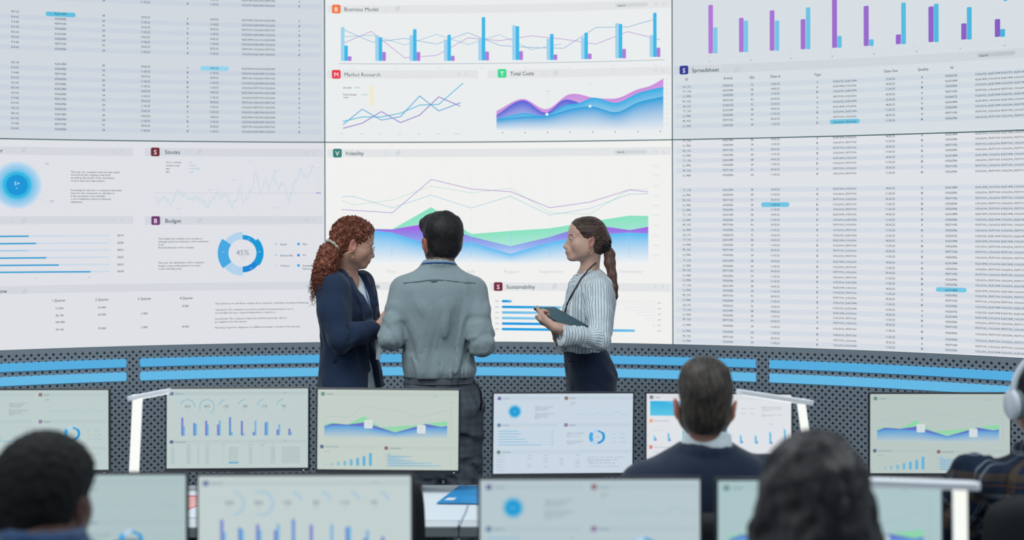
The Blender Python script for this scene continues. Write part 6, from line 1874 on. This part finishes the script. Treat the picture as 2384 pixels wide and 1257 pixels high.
def person_suit():
    hc = P(1641, 940, 4.345); HR = frame(-3, 2, 2); hs = 1.04
    d = 4.36; R = frame(-4); u = R[:, 0]; v = R[:, 1]; cy = d
    def Z(y): return P(1641, y, d)[2]
    def X(x, y=1100, dd=d): return P(x, y, dd)[0]
    e = empty('person', (X(1645), d + 0.1, 0)); tag(e, 'short-haired person seen from behind in a dark navy suit and white collar', 'person', 'people seated at the desks')
    nb = V3(X(1646), cy, Z(1046))
    st = [(Z(1030), X(1645), cy, 0.066, 0.062, 0.066), (Z(1040), X(1645), cy, 0.098, 0.072, 0.080), (Z(1054), X(1647), cy, 0.132, 0.085, 0.100), (Z(1074), X(1646), cy, 0.178, 0.100, 0.115), (Z(1104), X(1643), cy, 0.214, 0.118, 0.130),
          (Z(1150), X(1642), cy, 0.222, 0.130, 0.135), (0.70, X(1641), cy, 0.190, 0.125, 0.120), (0.55, X(1641), cy, 0.185, 0.130, 0.125), (0.48, X(1641), cy, 0.175, 0.125, 0.120)]
    thin = lambda t: [(z, x, y, a - t, b - t, c - t) for z, x, y, a, b, c in st]
    shL = P(1496, 1132, d); shR = P(1790, 1112, d + 0.02); elL = shL + V3(-0.05, 0.12, -0.22); elR = shR + V3(0.05, 0.12, -0.22); wrL = V3(elL[0] + 0.08, FAR0 + 0.12, DESK_Z + 0.045); wrR = V3(elR[0] - 0.08, FAR0 + 0.12, DESK_Z + 0.045)
    hips = [V3(X(1641) - 0.09, cy + 0.02, 0.55), V3(X(1641) + 0.09, cy + 0.02, 0.55)]; kn = [h_ + V3(s * 0.03, 0.42, -0.03) for h_, s in zip(hips, (-1, 1))]; an = [k + V3(0, 0.05, -0.42) for k in kn]
    lo, hi = bounds([hc + 0.15, hc - 0.15, shL, shR, elL, elR, wrL, wrR, *an, *kn], 0.11)
    f = Field(lo, hi, 0.012, [(hc - V3(0.13, 0.15, 0.18), hc + V3(0.13, 0.15, 0.14)), bounds([wrL, wrR, wrL + V3(0, 0.2, 0)], 0.05)], 0.0035)
    f.loft(thin(0.02), u); head_field(f, hc, HR, hs); f.cone(hc + HR @ V3(0, -0.022, -0.05), nb, 0.056, 0.058, 0.02)
    for s_, a, b_ in ((shL, elL, wrL), (shR, elR, wrR)): f.chain([(s_, 0.05), (a, 0.042), (b_, 0.028)])
    hand(f, wrL, (0.25, 0.95, -0.05), (0, 0, -1), -1, 1.0, (0.3, 0.3, 0.35, 0.4)); hand(f, wrR, (-0.25, 0.95, -0.05), (0, 0, -1), 1, 1.0, (0.3, 0.3, 0.35, 0.4))
    for h_, n_, a_ in zip(hips, kn, an): f.chain([(h_, 0.08), (n_, 0.055), (a_, 0.04)])
    def ex(out, x, y, z):
        w = np.clip((0.015 - y) / 0.02, 0, 1) * np.clip((z + 0.105) / 0.03, 0, 1) * (np.abs(x) < 0.0745)
        return out + (np.array(lin((52, 44, 42))) - out) * (0.85 * w)[:, None]
    link('body', f.mesh('body', skin_cols((206, 152, 132), (200, 96, 84), hc, HR, hs, (50, 40, 36), None, ex)), skin_mat('skin'), e)
    eyes(hc, HR, hs, (70, 60, 50), e)
    W = lambda q: hc + HR @ (np.array(q, float) * hs)
    f = Field(hc - 0.17, hc + 0.18, 0.004)
    hair_cap(f, hc, HR, hs, 0.006, (0.082, 0.078), 0.016, -0.072, 0.016)
    f.ell(W((-0.004, 0.006, 0.088)), (0.066, 0.085, 0.046), HR, 0.03)
    w2 = wob(82, 0.03, 6, (1.4, 0.5, 0.6)); f.warp(lambda x, y, z: 0.0014 * w2(x, y, z))
    link('hair', f.mesh('hair', smooth_it=2), hair_mat('dark_brown_hair', (40, 36, 34), (78, 68, 60), 0.5, 1.0, (70, 30, 18)), e)
    # shirt collar
    f = Field(nb - V3(0.12, 0.12, 0.09), nb + V3(0.12, 0.12, 0.09), 0.004)
    f.cone(nb + V3(0, 0, -0.05), nb + V3(0, 0.0, 0.050), 0.084, 0.073, 0); f.plane(nb + V3(0, 0, 0.046), (0, 0.30, 0.95), k=0.004); f.cone(nb + V3(0, 0, 0.0), nb + V3(0, 0, 0.1), 0.066, 0.066, 0, 'sub'); f.plane(nb + V3(0, 0, -0.06), (0, 0, -1))
    link('shirt_collar', f.mesh('shirt_collar'), cloth_mat('white_cotton', (214, 228, 236)), e)
    # jacket
    f = Field(*bounds([shL, shR, elL, elR, wrL, wrR, V3(X(1641), cy, 0.48), nb + V3(0, 0, 0.04)], V3(0.10, 0.18, 0.10)), 0.006)
    f.loft(thin(-0.004), u, n=2.5)
    for s_, a, b_ in ((shL, elL, wrL), (shR, elR, wrR)):
        f.chain([(s_, 0.073), ((s_ + a) / 2, 0.068), (a, 0.062)], 0.035); c_ = a * 0.08 + b_ * 0.92; f.chain([(a, 0.058), (c_, 0.042)], 0.012)
        f.cone(c_ , c_ + (b_ - a) * 0.3, 0.037, 0.035, 0.002, 'sub'); dd = (b_ - a) / np.linalg.norm(b_ - a); f.plane(c_ + dd * 0.008, dd, k=0.003, lo=c_ - 0.07, hi=c_ + 0.12)
    f.chain([(nb + V3(0.082 * math.cos(q), 0.084 * math.sin(q), -0.006 + 0.012 * math.sin(q + 3.1416)), 0.013) for q in np.linspace(2.4, 7.0, 12)], 0.02)
    f.cone(nb + V3(0, 0, -0.03), nb + V3(0, 0, 0.12), 0.074, 0.078, 0.004, 'sub')
    f.cone(nb + v * 0.10 + V3(0, 0, 0.03), nb + v * 0.15 + V3(0, 0, -0.22), 0.07, 0.012, 0.005, 'sub')
    w1 = wob(83, 0.20, 5); f.warp(lambda x, y, z: 0.0040 * w1(x, y, z))
    link('jacket', f.mesh('jacket'), cloth_mat('navy_suit', (26, 40, 62), 0.85, 0.15), e)
    # trousers
    f = Field(*bounds([*hips, *kn, *an], 0.12), 0.010)
    f.loft([(0.455, X(1641), cy + 0.02, 0.17, 0.12, 0.12), (0.62, X(1641), cy + 0.01, 0.165, 0.11, 0.11)], u, cap=0.03)
    for h_, n_, a_ in zip(hips, kn, an): f.chain([(h_, 0.088), (n_, 0.070), (a_ + V3(0, 0, 0.0), 0.060)], 0.03)
    link('trousers', f.mesh('trousers'), cloth_mat('navy_suit', (34, 50, 78)), e)
    for a_ in an: shoe(e, V3(a_[0], a_[1], 0.0), 0)
    return e
person_suit()

def seated_simple(label, hcp, hd, yaw, hs, skin, lipc, shirt_mat, sh_px, nb_px, d, hip_x, hairfn, fem, extra=None, arm_out=0.06, attrs=None, byaw=None, sleeve=0.070):
    """seated figure seen from behind; returns the root"""
    hc = P(*hcp, hd); HR = frame(yaw, -4, 0); R = frame(yaw * 0.5 if byaw is None else byaw); u = R[:, 0]; v = R[:, 1]
    nb = P(*nb_px, d); shL = P(*sh_px[0], d); shR = P(*sh_px[1], d); cx = nb[0]; cy = nb[1]
    near = d < 3.5; front = (NEAR0 if near else FAR0) + 0.10
    e = empty('person', (cx, cy + 0.05, 0)); tag(e, label, 'person', 'people seated at the desks')
    hw = abs(shR[0] - shL[0]) / 2; zs = (shL[2] + shR[2]) / 2; sx = (shL[0] + shR[0]) / 2
    st = [(nb[2] + 0.02, cx, cy, 0.060, 0.058, 0.062), (nb[2] - 0.005, cx, cy, 0.090, 0.070, 0.078), (nb[2] * 0.6 + zs * 0.4, cx, cy, hw * 0.72, 0.085, 0.095), (zs + 0.025, sx, cy, hw * 0.98, 0.10, 0.11), (zs - 0.04, sx, cy, hw * 1.02, 0.118, 0.122),
          (zs - 0.16, sx, cy, hw * 0.95, 0.125, 0.125), (0.68, sx, cy, 0.160, 0.118, 0.112), (0.50, sx, cy, 0.175, 0.125, 0.120)]
    thin = lambda t: [(z, x, y, a - t, b - t, c - t) for z, x, y, a, b, c in sorted(st)]
    elL = shL + V3(-arm_out, 0.10, -0.23); elR = shR + V3(arm_out, 0.10, -0.23)
    wrL = V3(elL[0] + 0.10, front, DESK_Z + 0.04); wrR = V3(elR[0] - 0.10, front, DESK_Z + 0.04)
    hips = [V3(sx - 0.085, cy + 0.02, 0.54), V3(sx + 0.085, cy + 0.02, 0.54)]; kn = [h_ + V3(s * 0.03, 0.40, -0.02) for h_, s in zip(hips, (-1, 1))]; an = [k + V3(0, 0.03, -0.42) for k in kn]
    lo, hi = bounds([hc + 0.15, hc - 0.15, shL, shR, elL, elR, wrL, wrR, *an, *kn], 0.11)
    f = Field(lo, hi, 0.012, [(hc - V3(0.13, 0.15, 0.18), hc + V3(0.13, 0.15, 0.14)), bounds([wrL, wrR, wrL + V3(0, 0.2, 0)], 0.05)], 0.0038)
    f.loft(thin(0.02), u); head_field(f, hc, HR, hs, fem); f.cone(hc + HR @ V3(0, -0.024, -0.05), nb, 0.052 if fem else 0.058, 0.058, 0.025)
    for s_, a, b_ in ((shL, elL, wrL), (shR, elR, wrR)): f.chain([(s_, 0.046), (a, 0.038), (b_, 0.027)])
    hand(f, wrL, (0.25, 0.95, -0.05), (0, 0, -1), -1, 0.95, (0.3, 0.3, 0.35, 0.4)); hand(f, wrR, (-0.25, 0.95, -0.05), (0, 0, -1), 1, 0.95, (0.3, 0.3, 0.35, 0.4))
    for h_, n_, a_ in zip(hips, kn, an): f.chain([(h_, 0.08), (n_, 0.053), (a_, 0.038)])
    link('body', f.mesh('body', skin_cols(skin, lipc, hc, HR, hs, (26, 22, 22))), skin_mat('skin'), e)
    eyes(hc, HR, hs, (50, 36, 28), e)
    hairfn(e, hc, HR, hs)
    f = Field(*bounds([shL, shR, elL, elR, wrL, wrR, V3(sx, cy, 0.49), nb + V3(0, 0, 0.04)], V3(0.11, 0.18, 0.10)), 0.0065)
    f.loft(thin(-0.003), u, n=2.4)
    for s_, a, b_ in ((shL, elL, wrL), (shR, elR, wrR)):
        f.chain([(s_, sleeve), ((s_ + a) / 2, sleeve - 0.008), (a, sleeve - 0.014)], 0.035); c_ = a * 0.10 + b_ * 0.90; f.chain([(a, sleeve - 0.016), (c_, 0.040)], 0.012)
        f.cone(c_, c_ + (b_ - a) * 0.3, 0.035, 0.033, 0.002, 'sub')
    f.chain([(nb + V3(0.070 * math.cos(q), 0.070 * math.sin(q), 0.010 + 0.010 * math.sin(q + 3.1416)), 0.013) for q in np.linspace(2.2, 7.2, 12)], 0.010)
    f.cone(nb + V3(0, 0, 0.0), nb + V3(0, 0, 0.12), 0.060, 0.062, 0.004, 'sub')
    w1 = wob(int(d * 100), 0.13, 6); w2 = wob(7, 0.06, 5); f.warp(lambda x, y, z: 0.0055 * w1(x, y, z) + 0.002 * w2(x, y, z))
    def stv(V):
        out = np.arctan2((V - V3(sx, cy, 0)) @ u, -((V - V3(sx, cy, 0)) @ v)) * 0.17
        for s_, a in ((shL, elL), (shR, elR)):
            ax = a - s_; t = np.clip(((V - s_) @ ax) / (ax @ ax), -0.2, 1.2); p = V - (s_ + t[:, None] * ax); dd = np.linalg.norm(p, axis=1)
            out = np.where((dd < sleeve + 0.01) & (t > 0.0), np.arctan2(p[:, 0], -p[:, 1]) * 0.075, out)
        return out
    def htv(V):
        out = V[:, 2].copy()
        for s_, a in ((shL, elL), (shR, elR)):
            ax = a - s_; L_ = np.linalg.norm(ax); t = ((V - s_) @ ax) / (ax @ ax); p = V - (s_ + np.clip(t, 0, 1)[:, None] * ax); dd = np.linalg.norm(p, axis=1)
            out = np.where((dd < sleeve + 0.01) & (t > 0.0), t * L_ + 0.03, out)
        return out
    link('shirt', f.mesh('shirt', attrs={'st': stv, 'ht': htv}), shirt_mat, e)
    f = Field(*bounds([*hips, *kn, *an], 0.12), 0.011)
    f.loft([(0.455, sx, cy + 0.02, 0.165, 0.12, 0.12), (0.60, sx, cy + 0.01, 0.16, 0.11, 0.11)], u, cap=0.03)
    for h_, n_, a_ in zip(hips, kn, an): f.chain([(h_, 0.085), (n_, 0.067), (a_, 0.056)], 0.03)
    link('trousers', f.mesh('trousers'), cloth_mat('dark_trousers', (26, 28, 36)), e)
    for a_ in an: shoe(e, V3(a_[0], a_[1], 0.0), 0)
    if extra: extra(e, hc, HR, hs, nb)
    return e

# --- round close-cropped head at the left
def afro(e, hc, HR, hs):
    W = lambda q: hc + HR @ (np.array(q, float) * hs)
    f = Field(hc - 0.17, hc + 0.17, 0.0045)
    hair_cap(f, hc, HR, hs, 0.016, (0.082, 0.076), 0.018, -0.098, 0.006)
    f.ell(W((0, -0.030, 0.030)), (0.088, 0.088, 0.088), HR, 0.02)
    for s_ in (-1, 1): f.ell(W((s_ * 0.096, -0.004, -0.022)), V3(0.022, 0.020, 0.034), HR, 0.006, 'sub')
    w1 = wob(91, 0.02, 8); f.warp(lambda x, y, z: 0.0022 * w1(x, y, z))
    link('hair', f.mesh('hair', smooth_it=0), hair_mat('cropped_black_hair', (8, 8, 10), (18, 17, 19), 0.8, 1.0, (160, 160, 160)), e)
def ear_stud(e, hc, HR, hs, nb):
    p = hc + HR @ (V3(0.086, -0.002, -0.056) * hs)
    MB().tube([p + V3(0, 0, 0.006), p + V3(0.002, -0.002, -0.004), p + V3(0.001, -0.002, -0.018)], [0.004, 0.0065, 0.003], 8).build('earring', mat('earring_purple', (122, 58, 120), 0.3), e, True)
seated_simple('person with a round head of close-cropped black hair and a purple earring, seen from behind', (104, 1165), 2.86, -14, 1.03, (84, 56, 46), (96, 52, 48),
              cloth_mat('blue_shirt', (52, 78, 116), 0.85, 0.15), ((-90, 1345), (290, 1345)), (100, 1262), 2.80, 0, afro, False, ear_stud)

# --- long dark waves
def waves(e, hc, HR, hs):
    W = lambda q: hc + HR @ (np.array(q, float) * hs)
    f = Field(hc - V3(0.22, 0.22, 0.32), hc + V3(0.22, 0.2, 0.18), 0.006)
    hair_cap(f, hc, HR, hs, 0.018, (0.080, 0.076), 0.020, -0.085, 0.010)
    f.ell(W((0, -0.030, 0.036)), (0.098, 0.092, 0.088), HR, 0.03)
    f.ell(W((0.0, -0.045, -0.045)), (0.104, 0.075, 0.095), HR, 0.04)
    f.ell(W((0.0, -0.060, -0.135)), (0.108, 0.070, 0.11), HR, 0.04)
    for s_ in (-1, 1):
        f.chain([(W((s_ * 0.080, -0.01, 0.02)), 0.035), (W((s_ * 0.092, -0.01, -0.06)), 0.036), (W((s_ * 0.098, -0.02, -0.12)), 0.036), (W((s_ * 0.098, -0.03, -0.20)), 0.030)], 0.03)
    f.cone(W((0, 0.13, -0.02)), W((0, 0.12, -0.20)), 0.075, 0.085, 0.02, 'sub')
    w1 = wob(95, 0.075, 7, (1, 1, 0.8)); w2 = wob(96, 0.03, 6, (1, 1, 0.6)); f.warp(lambda x, y, z: 0.0055 * w1(x, y, z) + 0.0018 * w2(x, y, z))
    link('hair', f.mesh('hair', smooth_it=2), hair_mat('wavy_dark_hair', (26, 24, 26), (62, 56, 58), 0.5, 1.0, (40, 40, 14)), e)
seated_simple('person with long wavy dark hair seen from behind, in front of the leaning lamp', (1893, 1168), 2.86, 4, 1.0, (150, 110, 92), (150, 90, 84),
              cloth_mat('black_top', (30, 32, 38), 0.85, 0.15), ((1735, 1410), (2060, 1410)), (1895, 1290), 2.80, 0, waves, True)

# --- person in headphones and a plaid shirt at the right edge
def short_black(e, hc, HR, hs):
    f = Field(hc - 0.17, hc + 0.18, 0.0045)
    hair_cap(f, hc, HR, hs, 0.010, (0.082, 0.078), 0.018, -0.080, 0.010)
    w2 = wob(98, 0.03, 6); f.warp(lambda x, y, z: 0.002 * w2(x, y, z))
    link('hair', f.mesh('hair', smooth_it=1), hair_mat('short_black_hair', (14, 14, 16), (36, 34, 36), 0.6, 1.0, (60, 60, 30)), e)
def headphones(e, hc, HR, hs, nb):
    W = lambda q: hc + HR @ (np.array(q, float) * hs)
    h = empty('headphones', W((0, 0, 0.13))); tag(h, 'white over-ear headphones on the head at the right edge of the room', 'headphones')
    wm = mat('headphone_white', (206, 214, 222), 0.35); gm = mat('headphone_cushion', (120, 130, 132), 0.8)
    MB().tube([W((0.106 * math.cos(q), -0.012, 0.008 + 0.124 * math.sin(q))) for q in np.linspace(0.1, math.pi - 0.1, 30)], [0.011] * 30, 12, flat=0.6, up=(0, 1, 0)).build('headband', wm, h, True)
    MB().tube([W((0.097 * math.cos(q), -0.012, 0.008 + 0.113 * math.sin(q))) for q in np.linspace(0.5, math.pi - 0.5, 24)], [0.010] * 24, 12, flat=0.5, up=(0, 1, 0)).build('headband_pad', gm, h, True)
    for s_ in (-1, 1):
        RR = HR @ Ry(s_ * math.radians(90))
        MB().lathe([(0.012, 0.0), (0.036, 0.002), (0.042, 0.008), (0.042, 0.016), (0.036, 0.022)], W((s_ * 0.094, -0.006, -0.012)), 28, RR @ np.diag([1.1, 1, 1.0])).build('ear_cup', wm, h, True)
        MB().lathe([(0.020, -0.014), (0.036, -0.013), (0.041, -0.006), (0.040, 0.002), (0.030, 0.004)], W((s_ * 0.093, -0.006, -0.012)), 28, RR @ np.diag([1.1, 1, 1.0])).build('ear_cushion', gm, h, True)
PL = plaid_mat('dark_plaid', (30, 42, 60), (84, 70, 56), (130, 140, 152), 0.115, 0.10, 0.012,
               [('st', 0.42, 0.014, (120, 130, 142), 0.7), ('st', 0.12, 0.05, (40, 30, 26), 0.6), ('ht', 0.2, 0.016, (150, 84, 50), 0.35), ('ht', 0.44, 0.012, (150, 150, 148), 0.5)])
seated_simple('person at the right edge in a dark plaid shirt wearing white headphones', (2434, 930), 4.20, 8, 1.02, (196, 142, 118), (190, 100, 90),
              PL, ((2274, 1112), (2600, 1118)), (2432, 1052), 4.22, 0, short_black, False, headphones, arm_out=0.085, sleeve=0.078)
